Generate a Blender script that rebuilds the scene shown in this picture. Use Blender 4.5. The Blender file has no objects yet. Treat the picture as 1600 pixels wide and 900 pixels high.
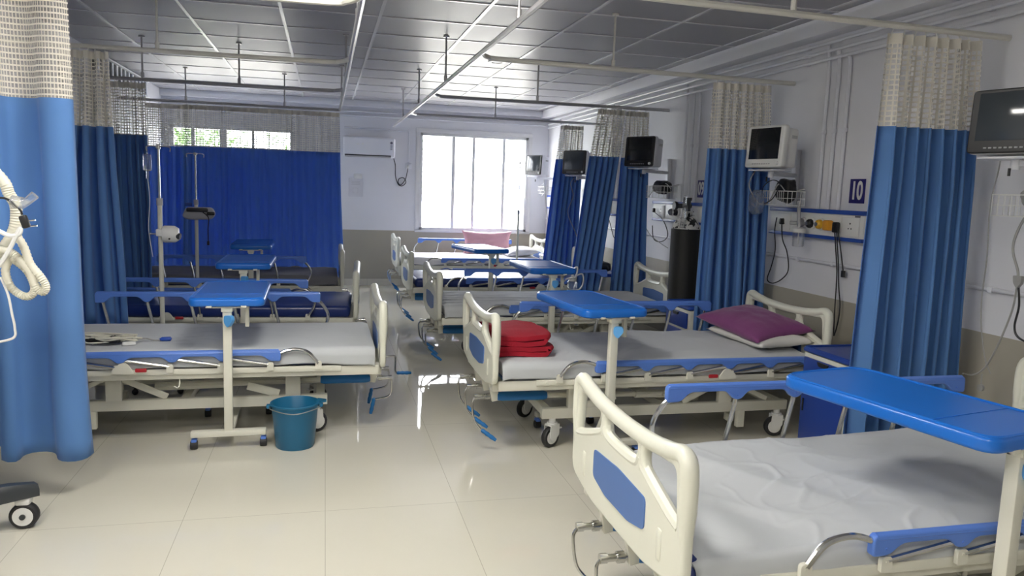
import bpy, bmesh, math, random
from mathutils import Vector, Matrix, noise
random.seed(7)
PI = math.pi
SC = bpy.context.scene
COL = SC.collection

# ------------------------------------------------------------------ camera
cam_d = bpy.data.cameras.new('camera'); cam = bpy.data.objects.new('camera', cam_d); COL.objects.link(cam)
cam_d.sensor_width = 36.0; cam_d.lens = 1190.0 / 1600.0 * 36.0; cam_d.clip_start = 0.05; cam_d.clip_end = 200
_R = Matrix(((0.97113015, 0.00181931, 0.23854332), (-0.23622763, -0.13186679, 0.9627085), (0.0332074, -0.99126578, -0.12763005)))
_x = _R @ Vector((1, 0, 0)); _d = _R @ Vector((0, 1, 0)); _f = _R @ Vector((0, 0, 1))
cam.matrix_world = Matrix(((_x.x, -_d.x, -_f.x, 0), (_x.y, -_d.y, -_f.y, 0), (_x.z, -_d.z, -_f.z, 1.5), (0, 0, 0, 1)))
SC.camera = cam
SC.view_settings.view_transform = 'Standard'; SC.view_settings.look = 'None'
SC.view_settings.gamma = 1.0; SC.view_settings.use_curve_mapping = False
SC.view_settings.exposure = 0.22
SKY_STRENGTH = 20.0
LAMP_STRENGTH = 42.0
LAMP_SPOTS = [(0.1, 3.0), (0.1, -0.3), (-1.2, 1.4)]

# ------------------------------------------------------------------ world
w = bpy.data.worlds.new('world'); SC.world = w; w.use_nodes = True
bg = w.node_tree.nodes['Background']; bg.inputs[0].default_value = (0.93, 0.95, 1.0, 1); bg.inputs[1].default_value = SKY_STRENGTH

# room extents
XL, XR, YB, YF, ZC = -2.2, 3.38, 11.6, -3.0, 2.72
WIN1 = (1.38, 3.06, 0.85, 2.31); WIN2 = (-2.10, -0.45, 1.05, 2.25)
for i, (a, b, c, d) in enumerate((WIN1, WIN2)):          # portals: sampling aids over the window openings
    ld = bpy.data.lights.new('window_portal', 'AREA'); ld.shape = 'RECTANGLE'; ld.size = b - a; ld.size_y = d - c
    ld.cycles.is_portal = True
    lo = bpy.data.objects.new('window_portal', ld); COL.objects.link(lo)
    lo.location = ((a + b) / 2, YB + 0.02, (c + d) / 2); lo.rotation_euler = (-PI / 2, 0, 0)

# ------------------------------------------------------------------ materials
def mat(name, col, rough=0.5, metal=0.0, var=0.0, vscale=8.0, bump=0.0, bscale=60.0, spec=0.5, trans=0.0, alpha=1.0, sheen=0.0, emis=0.0, coat=0.0, var2=None):
    m = bpy.data.materials.new(name); m.use_nodes = True
    nt = m.node_tree; p = nt.nodes['Principled BSDF']
    p.inputs['Base Color'].default_value = (*col, 1); p.inputs['Roughness'].default_value = rough
    p.inputs['Metallic'].default_value = metal; p.inputs['Specular IOR Level'].default_value = spec
    p.inputs['Transmission Weight'].default_value = trans; p.inputs['Alpha'].default_value = alpha
    p.inputs['Sheen Weight'].default_value = sheen; p.inputs['Coat Weight'].default_value = coat
    if emis:
        p.inputs['Emission Color'].default_value = (*col, 1); p.inputs['Emission Strength'].default_value = emis
    tc = nt.nodes.new('ShaderNodeTexCoord')
    if var:
        n = nt.nodes.new('ShaderNodeTexNoise'); n.inputs['Scale'].default_value = vscale; n.inputs['Detail'].default_value = 4
        nt.links.new(tc.outputs['Object'], n.inputs['Vector'])
        mx = nt.nodes.new('ShaderNodeMix'); mx.data_type = 'RGBA'
        mx.inputs[6].default_value = tuple(c * (1 - var) for c in col) + (1,)
        mx.inputs[7].default_value = tuple(min(1, c * (1 + var)) for c in col) + (1,)
        nt.links.new(n.outputs['Fac'], mx.inputs[0]); nt.links.new(mx.outputs[2], p.inputs['Base Color'])
    if bump:
        n2 = nt.nodes.new('ShaderNodeTexNoise'); n2.inputs['Scale'].default_value = bscale; n2.inputs['Detail'].default_value = 3
        nt.links.new(tc.outputs['Object'], n2.inputs['Vector'])
        b = nt.nodes.new('ShaderNodeBump'); b.inputs['Strength'].default_value = bump; b.inputs['Distance'].default_value = 0.01
        nt.links.new(n2.outputs['Fac'], b.inputs['Height']); nt.links.new(b.outputs[0], p.inputs['Normal'])
    return m

def math_node(nt, op, a, b=None):
    n = nt.nodes.new('ShaderNodeMath'); n.operation = op
    for i, v in enumerate((a, b)):
        if v is None: continue
        if isinstance(v, (int, float)): n.inputs[i].default_value = v
        else: nt.links.new(v, n.inputs[i])
    return n.outputs[0]

def floor_material():
    m = mat('floor_tile', (0.56, 0.53, 0.45), 0.035, spec=0.5)
    nt = m.node_tree; p = nt.nodes['Principled BSDF']
    g = nt.nodes.new('ShaderNodeNewGeometry'); s = nt.nodes.new('ShaderNodeSeparateXYZ'); nt.links.new(g.outputs['Position'], s.inputs[0])
    T = 0.613
    def line(sock, off, pitch):
        a = math_node(nt, 'ADD', sock, off); a = math_node(nt, 'DIVIDE', a, pitch); a = math_node(nt, 'FRACT', a)
        a = math_node(nt, 'SUBTRACT', a, 0.5); a = math_node(nt, 'ABSOLUTE', a)
        return math_node(nt, 'GREATER_THAN', a, 0.5 - 0.0016 / pitch)
    lx = line(s.outputs[0], 50 * T - 0.003, T); ly = line(s.outputs[1], 50 * T + 0.22, T * 2)
    ln = math_node(nt, 'MAXIMUM', lx, ly)
    n = nt.nodes.new('ShaderNodeTexNoise'); n.inputs['Scale'].default_value = 1.6; n.inputs['Detail'].default_value = 5
    nt.links.new(g.outputs['Position'], n.inputs['Vector'])
    m1 = nt.nodes.new('ShaderNodeMix'); m1.data_type = 'RGBA'
    m1.inputs[6].default_value = (0.60, 0.575, 0.49, 1); m1.inputs[7].default_value = (0.66, 0.635, 0.545, 1)
    nt.links.new(n.outputs['Fac'], m1.inputs[0])
    m2 = nt.nodes.new('ShaderNodeMix'); m2.data_type = 'RGBA'; m2.inputs[7].default_value = (0.44, 0.42, 0.35, 1)
    nt.links.new(ln, m2.inputs[0]); nt.links.new(m1.outputs[2], m2.inputs[6]); nt.links.new(m2.outputs[2], p.inputs['Base Color'])
    return m

def wall_material():
    m = mat('painted_wall', (0.74, 0.75, 0.80), 0.55)
    nt = m.node_tree; p = nt.nodes['Principled BSDF']
    g = nt.nodes.new('ShaderNodeNewGeometry'); s = nt.nodes.new('ShaderNodeSeparateXYZ'); nt.links.new(g.outputs['Position'], s.inputs[0])
    lo = math_node(nt, 'LESS_THAN', s.outputs[2], 0.835)
    n = nt.nodes.new('ShaderNodeTexNoise'); n.inputs['Scale'].default_value = 3; nt.links.new(g.outputs['Position'], n.inputs['Vector'])
    m1 = nt.nodes.new('ShaderNodeMix'); m1.data_type = 'RGBA'
    m1.inputs[6].default_value = (0.72, 0.725, 0.765, 1); m1.inputs[7].default_value = (0.78, 0.785, 0.825, 1); nt.links.new(n.outputs['Fac'], m1.inputs[0])
    m2 = nt.nodes.new('ShaderNodeMix'); m2.data_type = 'RGBA'; m2.inputs[7].default_value = (0.40, 0.375, 0.31, 1)
    nt.links.new(lo, m2.inputs[0]); nt.links.new(m1.outputs[2], m2.inputs[6]); nt.links.new(m2.outputs[2], p.inputs['Base Color'])
    return m

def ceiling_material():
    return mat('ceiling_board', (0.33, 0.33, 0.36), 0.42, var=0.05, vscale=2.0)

def net_material(name, col):
    """woven square net: holes are really see-through"""
    m = mat(name, col, 0.8)
    nt = m.node_tree; p = nt.nodes['Principled BSDF']
    uv = nt.nodes.new('ShaderNodeUVMap'); uv.uv_map = 'UVMap'
    s = nt.nodes.new('ShaderNodeSeparateXYZ'); nt.links.new(uv.outputs[0], s.inputs[0])
    P = 0.025
    def band(sock):
        a = math_node(nt, 'DIVIDE', sock, P); a = math_node(nt, 'FRACT', a)
        return math_node(nt, 'LESS_THAN', a, 0.30)
    h = math_node(nt, 'MAXIMUM', band(s.outputs[0]), band(s.outputs[1]))
    hem = math_node(nt, 'GREATER_THAN', s.outputs[1], 10.0 - 0.05)
    h = math_node(nt, 'MAXIMUM', h, hem)
    a = math_node(nt, 'MAXIMUM', h, 0.30)
    nt.links.new(a, p.inputs['Alpha'])
    return m

M = {}
def add_mats():
    d = M
    d['floor'] = floor_material(); d['wall'] = wall_material(); d['ceiling'] = ceiling_material()
    d['grid'] = mat('ceiling_grid', (0.75, 0.75, 0.77), 0.25)
    d['white_paint'] = mat('white_powder_coat', (0.70, 0.69, 0.60), 0.35, var=0.03)
    d['abs'] = mat('cream_plastic', (0.74, 0.74, 0.64), 0.30, var=0.02)
    d['abs_blue'] = mat('blue_plastic_inset', (0.07, 0.16, 0.42), 0.4, var=0.05)
    d['rail_blue'] = mat('periwinkle_plastic', (0.10, 0.22, 0.66), 0.32, var=0.04)
    d['table_blue'] = mat('tray_blue', (0.012, 0.15, 0.60), 0.28, var=0.04, vscale=3)
    d['sleeve_blue'] = mat('sleeve_blue', (0.01, 0.15, 0.42), 0.45, var=0.04)
    d['knob_blue'] = mat('knob_blue', (0.10, 0.36, 0.75), 0.3, var=0.03)
    d['chrome'] = mat('chrome', (0.62, 0.62, 0.60), 0.18, 1.0, var=0.04)
    d['steel'] = mat('dull_steel', (0.45, 0.45, 0.44), 0.35, 1.0, var=0.05)
    d['black'] = mat('black_plastic', (0.012, 0.012, 0.014), 0.4, var=0.1)
    d['rubber'] = mat('rubber', (0.02, 0.02, 0.022), 0.6, var=0.1)
    d['screen'] = mat('dark_screen', (0.008, 0.01, 0.012), 0.12, var=0.1)
    d['screen_grey'] = mat('grey_screen', (0.05, 0.06, 0.07), 0.1, var=0.1)
    d['white_plastic'] = mat('white_plastic', (0.76, 0.76, 0.74), 0.35, var=0.02)
    d['ac_white'] = mat('ac_white', (0.74, 0.75, 0.80), 0.3, var=0.02)
    d['grey_plastic'] = mat('grey_plastic', (0.42, 0.42, 0.43), 0.45, var=0.04)
    d['navy'] = mat('navy_enamel', (0.012, 0.045, 0.27), 0.35, var=0.05)
    d['navy_plate'] = mat('navy_plate', (0.02, 0.015, 0.16), 0.4, var=0.05)
    d['trunk_blue'] = mat('trunk_blue', (0.02, 0.07, 0.36), 0.35, var=0.05)
    d['cloth_blue'] = mat('curtain_blue', (0.14, 0.325, 0.69), 0.7, var=0.06, vscale=4, bump=0.05, bscale=300, sheen=0.15)
    nt = d['cloth_blue'].node_tree; tr = nt.nodes.new('ShaderNodeBsdfTranslucent'); tr.inputs[0].default_value = (0.03, 0.14, 0.62, 1)
    mx = nt.nodes.new('ShaderNodeMixShader'); mx.inputs[0].default_value = 0.33; out = nt.nodes['Material Output']
    nt.links.new(nt.nodes['Principled BSDF'].outputs[0], mx.inputs[1]); nt.links.new(tr.outputs[0], mx.inputs[2]); nt.links.new(mx.outputs[0], out.inputs[0])
    d['net'] = net_material('curtain_net', (0.72, 0.69, 0.62))
    d['sheet'] = mat('grey_sheet', (0.52, 0.54, 0.56), 0.75, var=0.04, vscale=5, bump=0.04, bscale=400, sheen=0.15)
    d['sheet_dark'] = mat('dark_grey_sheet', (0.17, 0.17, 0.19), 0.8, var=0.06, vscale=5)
    d['sheet_white'] = mat('white_sheet', (0.72, 0.70, 0.71), 0.75, var=0.03)
    d['mattress'] = mat('navy_rexine', (0.012, 0.03, 0.16), 0.28, var=0.08, vscale=5, bump=0.1, bscale=9)
    d['purple'] = mat('purple_cotton', (0.20, 0.045, 0.17), 0.8, var=0.08, vscale=10, bump=0.15, bscale=25, sheen=0.2)
    d['pink'] = mat('pink_satin', (0.62, 0.34, 0.40), 0.5, var=0.05, vscale=10, bump=0.2, bscale=18)
    d['white_cotton'] = mat('white_cotton', (0.70, 0.68, 0.64), 0.8, var=0.03, bump=0.12, bscale=22)
    d['red'] = mat('red_fleece', (0.36, 0.005, 0.02), 0.9, var=0.15, vscale=20, bump=0.3, bscale=90)
    d['bucket'] = mat('bucket_blue', (0.008, 0.13, 0.26), 0.35, var=0.08, vscale=6)
    d['clear'] = mat('clear_plastic', (0.85, 0.87, 0.88), 0.1, trans=0.85, alpha=0.55)
    d['glass'] = mat('window_glass', (1, 1, 1), 0.0, trans=1.0, alpha=0.12)
    d['frame'] = mat('window_frame_white', (0.72, 0.72, 0.73), 0.4, var=0.02)
    d['hose'] = mat('cream_hose', (0.66, 0.64, 0.54), 0.4, var=0.03)
    d['hose_white'] = mat('white_tube', (0.78, 0.78, 0.77), 0.35, var=0.02)
    d['charcoal'] = mat('charcoal_plastic', (0.035, 0.04, 0.045), 0.4, var=0.1)
    d['yellow'] = mat('yellow_plastic', (0.75, 0.42, 0.03), 0.4, var=0.04)
    d['orange'] = mat('orange_plastic', (0.80, 0.36, 0.03), 0.4, var=0.04)
    d['cable_grey'] = mat('grey_cable', (0.35, 0.35, 0.34), 0.45, var=0.04)
    d['foil'] = mat('crumpled_film', (0.62, 0.62, 0.60), 0.15, 0.8, var=0.2, vscale=40, bump=0.8, bscale=60)
    d['cylinder'] = mat('cylinder_black', (0.010, 0.010, 0.009), 0.65, var=0.2, vscale=5)
    d['flaky'] = mat('flaking_silver_paint', (0.62, 0.61, 0.58), 0.45)
    nt = d['flaky'].node_tree; tc = nt.nodes.new('ShaderNodeTexCoord'); n = nt.nodes.new('ShaderNodeTexNoise'); n.inputs['Scale'].default_value = 28; n.inputs['Detail'].default_value = 5
    nt.links.new(tc.outputs['Object'], n.inputs['Vector']); th = math_node(nt, 'GREATER_THAN', n.outputs['Fac'], 0.56)
    mx = nt.nodes.new('ShaderNodeMix'); mx.data_type = 'RGBA'; mx.inputs[6].default_value = (0.62, 0.61, 0.58, 1); mx.inputs[7].default_value = (0.012, 0.012, 0.012, 1)
    nt.links.new(th, mx.inputs[0]); nt.links.new(mx.outputs[2], nt.nodes['Principled BSDF'].inputs['Base Color'])
    d['paper'] = mat('paper', (0.66, 0.66, 0.70), 0.7, var=0.02)
    d['ink'] = mat('ink', (0.10, 0.10, 0.14), 0.7, var=0.05)
    d['leaf'] = mat('leaf', (0.10, 0.20, 0.05), 0.6, var=0.4, vscale=3)
    d['bark'] = mat('bark', (0.12, 0.08, 0.05), 0.9, var=0.3)
    d['green'] = mat('green_cap', (0.01, 0.22, 0.13), 0.4, var=0.05)
    d['red_plastic'] = mat('red_plastic', (0.45, 0.02, 0.03), 0.4, var=0.05)
    d['concrete'] = mat('outside_ground', (0.5, 0.48, 0.42), 0.9, var=0.15)
    d['track'] = mat('track_white', (0.66, 0.65, 0.60), 0.35, var=0.02)
    d['track_grey'] = mat('track_aluminium', (0.50, 0.49, 0.50), 0.3, 0.3, var=0.03)
    l = bpy.data.materials.new('lamp_diffuser'); l.use_nodes = True; p = l.node_tree.nodes['Principled BSDF']
    p.inputs['Base Color'].default_value = (0.9, 0.9, 0.9, 1)
    p.inputs['Emission Color'].default_value = (1.0, 0.965, 0.90, 1); p.inputs['Emission Strength'].default_value = LAMP_STRENGTH
    d['lamp'] = l
add_mats()

# ------------------------------------------------------------------ mesh helpers
class MB:
    def __init__(s): s.v = []; s.f = []
    def add(s, vs, fs):
        o = len(s.v); s.v += [tuple(v) for v in vs]; s.f += [tuple(i + o for i in f) for f in fs]; return s
    def mesh(s, me, mtx=None):
        vs = [v.co for v in me.vertices]
        if mtx: vs = [mtx @ v for v in vs]
        return s.add(vs, [tuple(p.vertices) for p in me.polygons])
    def box(s, c, d, b=0.0, rz=0.0, m=None, seg=2):
        bm = bmesh.new(); bmesh.ops.create_cube(bm, size=1.0)
        for v in bm.verts: v.co = Vector((v.co.x * d[0], v.co.y * d[1], v.co.z * d[2]))
        if b > 0: bmesh.ops.bevel(bm, geom=bm.edges[:] + bm.verts[:], offset=min(b, min(d) * 0.45), segments=seg, profile=0.5, affect='EDGES')
        T = Matrix.Translation(c) @ (m if m else Matrix.Rotation(rz, 4, 'Z'))
        bm.verts.ensure_lookup_table()
        s.add([T @ v.co for v in bm.verts], [[v.index for v in f.verts] for f in bm.faces]); bm.free(); return s
    def bar(s, p, q, wd, ht, b=0.0):
        p, q = Vector(p), Vector(q); d = q - p; L = d.length
        m = d.to_track_quat('X', 'Z').to_matrix().to_4x4()
        return s.box((p + q) / 2, (L, wd, ht), b, m=m)
    def tube(s, pts, r, n=8, closed=False, cap=True):
        pts = [Vector(p) for p in pts]; N = len(pts)
        rs = r if isinstance(r, (list, tuple)) else [r] * N
        vs = []; fs = []
        t0 = (pts[1] - pts[0]).normalized()
        up = Vector((0, 0, 1)) if abs(t0.z) < 0.9 else Vector((1, 0, 0))
        nrm = (up - t0 * up.dot(t0)).normalized()
        for i in range(N):
            if closed: t = (pts[(i + 1) % N] - pts[i - 1]).normalized()
            else: t = (pts[min(i + 1, N - 1)] - pts[max(i - 1, 0)]).normalized()
            nrm = nrm - t * nrm.dot(t)
            nrm = nrm.normalized() if nrm.length > 1e-6 else t.orthogonal().normalized()
            bn = t.cross(nrm)
            for k in range(n):
                a = 2 * PI * k / n; vs.append(pts[i] + (nrm * math.cos(a) + bn * math.sin(a)) * rs[i])
        for i in range(N if closed else N - 1):
            j = (i + 1) % N
            for k in range(n): fs.append((i * n + k, i * n + (k + 1) % n, j * n + (k + 1) % n, j * n + k))
        if cap and not closed:
            fs.append(tuple(range(n - 1, -1, -1))); fs.append(tuple((N - 1) * n + k for k in range(n)))
        return s.add(vs, fs)
    def cyl(s, p, q, r, n=16, r2=None):
        return s.tube([p, q], [r, r if r2 is None else r2], n)
    def lathe(s, prof, c=(0, 0, 0), n=24, m=None, cap=True):
        vs = []; fs = []; N = len(prof)
        for (r, z) in prof:
            for k in range(n):
                a = 2 * PI * k / n; vs.append(Vector((r * math.cos(a), r * math.sin(a), z)))
        for i in range(N - 1):
            for k in range(n): fs.append((i * n + k, i * n + (k + 1) % n, (i + 1) * n + (k + 1) % n, (i + 1) * n + k))
        if cap:
            fs.append(tuple(range(n - 1, -1, -1))); fs.append(tuple((N - 1) * n + k for k in range(n)))
        T = Matrix.Translation(c) @ (m if m else Matrix())
        return s.add([T @ v for v in vs], fs)
    def prism(s, poly, t, T):
        """poly in local XY, extruded along local Z by t, centred, placed by T"""
        n = len(poly)
        vs = [T @ Vector((x, y, -t / 2)) for x, y in poly] + [T @ Vector((x, y, t / 2)) for x, y in poly]
        fs = [tuple(range(n - 1, -1, -1)), tuple(range(n, 2 * n))] + [(i, (i + 1) % n, n + (i + 1) % n, n + i) for i in range(n)]
        return s.add(vs, fs)
    def ball(s, c, r, n=12, sc=(1, 1, 1)):
        pr = [(max(1e-4, math.sin(PI * i / n) * r), -math.cos(PI * i / n) * r) for i in range(n + 1)]
        return s.lathe(pr, c, n * 2, Matrix.Diagonal((*sc, 1)))
    def build(s, name, angle=40):
        me = bpy.data.meshes.new(name); me.from_pydata(s.v, [], s.f)
        bm = bmesh.new(); bm.from_mesh(me); bmesh.ops.recalc_face_normals(bm, faces=bm.faces[:]); bm.to_mesh(me); bm.free()
        me.shade_smooth(); me.set_sharp_from_angle(angle=math.radians(angle)); return me

def rpoly(pts, r, seg=5):
    """round the corners of a polygon; r number or list"""
    out = []; n = len(pts)
    for i in range(n):
        p = Vector(pts[i]); a = Vector(pts[i - 1]); b = Vector(pts[(i + 1) % n])
        rr = r[i] if isinstance(r, (list, tuple)) else r
        da, db = (a - p), (b - p); rr = min(rr, da.length * 0.48, db.length * 0.48)
        if rr < 1e-4: out.append(tuple(p)); continue
        A = p + da.normalized() * rr; B = p + db.normalized() * rr
        for k in range(seg + 1):
            t = k / seg; q = A * (1 - t) ** 2 + p * 2 * t * (1 - t) + B * t * t; out.append((q.x, q.y))
    return out

def smooth(pts, k=8, closed=False):
    pts = [Vector(p) for p in pts]; n = len(pts); out = []
    rng = range(n if closed else n - 1)
    for i in rng:
        p0 = pts[(i - 1) % n] if (closed or i > 0) else pts[0]; p1 = pts[i]; p2 = pts[(i + 1) % n]
        p3 = pts[(i + 2) % n] if (closed or i + 2 < n) else pts[-1]
        for j in range(k):
            t = j / k
            out.append(0.5 * ((2 * p1) + (-p0 + p2) * t + (2 * p0 - 5 * p1 + 4 * p2 - p3) * t * t + (-p0 + 3 * p1 - 3 * p2 + p3) * t ** 3))
    if not closed: out.append(pts[-1])
    return out

def plate_mesh(outer, holes, thick, bevel):
    """flat board with holes in local XY, thickness along Z, rounded edges"""
    cu = bpy.data.curves.new('tmp', 'CURVE'); cu.dimensions = '2D'; cu.fill_mode = 'BOTH'
    cu.extrude = thick / 2 - bevel; cu.bevel_depth = bevel; cu.bevel_resolution = 2; cu.offset = -bevel
    for poly in [outer] + holes:
        sp = cu.splines.new('POLY'); sp.points.add(len(poly) - 1)
        for i, (x, y) in enumerate(poly): sp.points[i].co = (x, y, 0, 1)
        sp.use_cyclic_u = True
    o = bpy.data.objects.new('tmp', cu); COL.objects.link(o)
    bpy.context.view_layer.update()
    dg = bpy.context.evaluated_depsgraph_get()
    me = bpy.data.meshes.new_from_object(o.evaluated_get(dg))
    bpy.data.objects.remove(o); bpy.data.curves.remove(cu)
    return me

def text_mesh(txt, size, thick, xs=1.0, embolden=0.0):
    cu = bpy.data.curves.new('tmp', 'FONT'); cu.body = txt; cu.size = size; cu.extrude = thick / 2; cu.offset = embolden
    cu.align_x = 'CENTER'; cu.align_y = 'CENTER'
    o = bpy.data.objects.new('tmp', cu); COL.objects.link(o); bpy.context.view_layer.update()
    dg = bpy.context.evaluated_depsgraph_get(); me = bpy.data.meshes.new_from_object(o.evaluated_get(dg))
    bpy.data.objects.remove(o); bpy.data.curves.remove(cu)
    for v in me.vertices: v.co.x *= xs
    return me

CACHE = {}
def obj(name, mb, m, parent=None, key=None, loc=None, rot=None):
    """link ONE mesh object; mb is an MB, a mesh or a builder; key caches the mesh"""
    if key and key in CACHE: me = CACHE[key]
    else:
        if callable(mb): mb = mb()
        me = mb.build(name) if isinstance(mb, MB) else mb
        if m and not me.materials: me.materials.append(M[m] if isinstance(m, str) else m)
        if key: CACHE[key] = me
    o = bpy.data.objects.new(name, me); COL.objects.link(o)
    if parent: o.parent = parent
    if loc: o.location = loc
    if rot: o.rotation_euler = rot
    return o
def tag(o, label, cat, group=None, kind=None):
    o['label'] = label; o['category'] = cat
    if group: o['group'] = group
    if kind: o['kind'] = kind
    return o
def thing(name, label, cat, loc=(0, 0, 0), rz=0.0, group=None):
    o = bpy.data.objects.new(name, None); o.empty_display_size = 0.1; COL.objects.link(o)
    o.location = loc; o.rotation_euler = (0, 0, rz); return tag(o, label, cat, group)
def struct(name, mb, m, parent=None):
    o = obj(name, mb, m, parent); o['kind'] = 'structure'; return o

# ------------------------------------------------------------------ room shell
struct('floor', MB().box(((XL + XR) / 2, (YB + YF) / 2, -0.05), (XR - XL + 0.4, YB - YF + 0.4, 0.1)), 'floor')
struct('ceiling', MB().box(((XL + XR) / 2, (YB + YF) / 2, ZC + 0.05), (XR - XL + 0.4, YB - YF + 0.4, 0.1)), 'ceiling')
struct('wall_left', MB().box((XL - 0.1, (YB + YF) / 2, ZC / 2), (0.2, YB - YF + 0.4, ZC)), 'wall')
struct('wall_right', MB().box((XR + 0.1, (YB + YF) / 2, ZC / 2), (0.2, YB - YF + 0.4, ZC)), 'wall')
struct('wall_front', MB().box(((XL + XR) / 2, YF - 0.1, ZC / 2), (XR - XL, 0.2, ZC)), 'wall')
def back_wall():
    mb = MB(); y = YB + 0.1
    def seg(x0, x1, z0, z1): mb.box(((x0 + x1) / 2, y, (z0 + z1) / 2), (x1 - x0, 0.2, z1 - z0))
    a, b, c, d = WIN2; e, f, g, h = WIN1
    seg(XL, a, 0, ZC); seg(a, b, 0, c); seg(a, b, d, ZC); seg(b, e, 0, ZC); seg(e, f, 0, g); seg(e, f, h, ZC); seg(f, XR, 0, ZC)
    return mb
struct('wall_back', back_wall(), 'wall')
def grid():
    mb = MB()
    for i in range(-4, 5):
        x = 1.075 + i * 0.69
        if XL < x < XR - 0.2: mb.box((x, (YB + YF) / 2, ZC - 0.002), (0.024, YB - YF, 0.008))
    y = YF + 0.3
    while y < YB:
        mb.box(((XL + XR) / 2, y, ZC - 0.002), (XR - XL, 0.020, 0.007)); y += 0.655
    return mb
struct('trim_1', grid(), 'grid')
struct('trim_2', MB().box((XR - 0.07, (YB + YF) / 2, 2.665), (0.14, YB - YF, 0.11), 0.006), 'wall')
struct('trim_3', MB().box(((XL + XR) / 2, YB - 0.05, 2.675), (XR - XL, 0.10, 0.09), 0.006), 'wall')
for i, (x0, y0, x1, y1) in enumerate(((XL + 0.006, YF, XL + 0.006, YB), (XR - 0.006, YF, XR - 0.006, YB), (XL, YB - 0.006, XR, YB - 0.006))):
    struct(('baseboard_left', 'baseboard_right', 'baseboard_back')[i], MB().bar((x0, y0, 0.05), (x1, y1, 0.05), 0.012, 0.10), 'floor')

def window(name, W, mull, cross=False):
    a, b, c, d = W; mb = MB(); y = YB + 0.03
    mb.box(((a + b) / 2, y, c + 0.022), (b - a, 0.09, 0.045), 0.004); mb.box(((a + b) / 2, y, d - 0.022), (b - a, 0.09, 0.045), 0.004)
    for x in (a + 0.022, b - 0.022): mb.box((x, y, (c + d) / 2), (0.045, 0.09, d - c), 0.004)
    for (x, wd) in mull: mb.box((x, y + 0.005, (c + d) / 2), (wd, 0.05, d - c - 0.06), 0.003)
    if cross: mb.box(((a + b) / 2, y, d - 0.30), (b - a, 0.04, 0.04), 0.003)
    fr = struct(name, mb, 'frame')
    xs = [a + 0.045] + [x for x, _ in mull] + [b - 0.045]
    for x0, x1 in zip(xs[:-1], xs[1:]):
        obj('window_pane', MB().box(((x0 + x1) / 2, y + 0.012, (c + d) / 2), (x1 - x0 - 0.03, 0.004, d - c - 0.08)), 'glass', fr)
    obj('window_surround', MB().box(((a + b) / 2, YB - 0.008, d + 0.03), (b - a + 0.12, 0.02, 0.06), 0.003).box(((a + b) / 2, YB - 0.015, c - 0.015), (b - a + 0.12, 0.05, 0.03), 0.004)
        .box((a - 0.03, YB - 0.008, (c + d) / 2), (0.06, 0.02, d - c), 0.003).box((b + 0.03, YB - 0.008, (c + d) / 2), (0.06, 0.02, d - c), 0.003), 'frame', fr)
    return fr
w1 = window('window_1', WIN1, [(1.895, 0.05), (2.206, 0.045), (2.68, 0.045)])
obj('window_handle', MB().box((3.03, YB - 0.03, 1.55), (0.012, 0.02, 0.36), 0.004), 'steel', w1)
window('window_2', WIN2, [(-1.80, 0.05), (-1.40, 0.10), (-1.0, 0.04)], True)
struct('terrain', MB().box((0, 30, -0.3), (80, 36, 0.1)), 'concrete')

# ------------------------------------------------------------------ curtain tracks
def track(pts, label, m, rods):
    r = thing('curtain_track', label, 'curtain track')
    obj('rail', MB().tube(pts, 0.016, 8), m, r)
    for (x, y) in rods:
        obj('hanger_rod', MB().cyl((x, y, 2.36), (x, y, ZC), 0.008, 8).cyl((x, y, 2.365), (x, y, 2.41), 0.014, 8).cyl((x, y, ZC - 0.012), (x, y, ZC - 0.0005), 0.025, 10), m, r)
    return r
TZ = 2.35
def corner(x0, y0, xc, yc, yend):      # straight from (x0,y0) to the aisle, curve into the long track
    s = 1 if xc > x0 else -1
    return smooth([(x0, y0, TZ), ((x0 + xc) / 2, (y0 + yc) / 2, TZ), (xc - s * 0.22, yc, TZ), (xc - s * 0.06, yc + (yend - yc) * 0.35, TZ), (xc, yend, TZ)], 6)
track([(0.165, -2.9, TZ), (0.165, 9.25, TZ)], 'long grey curtain track running down the left edge of the aisle', 'track_grey', [(0.165, y) for y in (1, 4.2, 6.6, 8.3)])
track([(0.955, -2.9, TZ), (0.955, 11.25, TZ)], 'long grey curtain track running down the right edge of the aisle', 'track_grey', [(0.955, y) for y in (1, 3.9, 6.35, 8.2, 9.9)])
track(corner(XL, 3.85, 0.165, 3.85, 3.65), 'cross track carrying the big near left curtain', 'track', [(-1.0, 3.85)])
track(corner(XL, 5.75, 0.165, 5.68, 5.46), 'white cross track above the nearest left bed', 'track', [(-1.1, 5.72)])
track(corner(XL, 7.42, 0.165, 7.40, 7.2), 'cross track above the second left bed', 'track_grey', [(-1.55, 7.41), (-0.75, 7.40)])
track([(XL, 9.27, TZ), (0.165, 9.22, TZ)], 'cross track from which the wide blue and net screen curtain hangs', 'track_grey', [(-0.45, 9.25), (-1.5, 9.25)])
track(corner(XR, 3.3, 0.955, 3.2, 3.0), 'cross track above the front right bed', 'track', [(2.1, 3.25)])
track(corner(XR, 5.14, 0.955, 5.05, 4.85), 'long white cross track above the bed with the purple pillow', 'track', [(1.93, 5.10)])
track(corner(XR, 7.28, 0.955, 7.3, 7.1), 'cross track above the second right bed with grey sheet', 'track_grey', [(2.0, 7.30)])
track(corner(XR, 9.15, 0.955, 9.22, 9.0), 'cross track nearest the bright window', 'track_grey', [(2.0, 9.2)])

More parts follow.
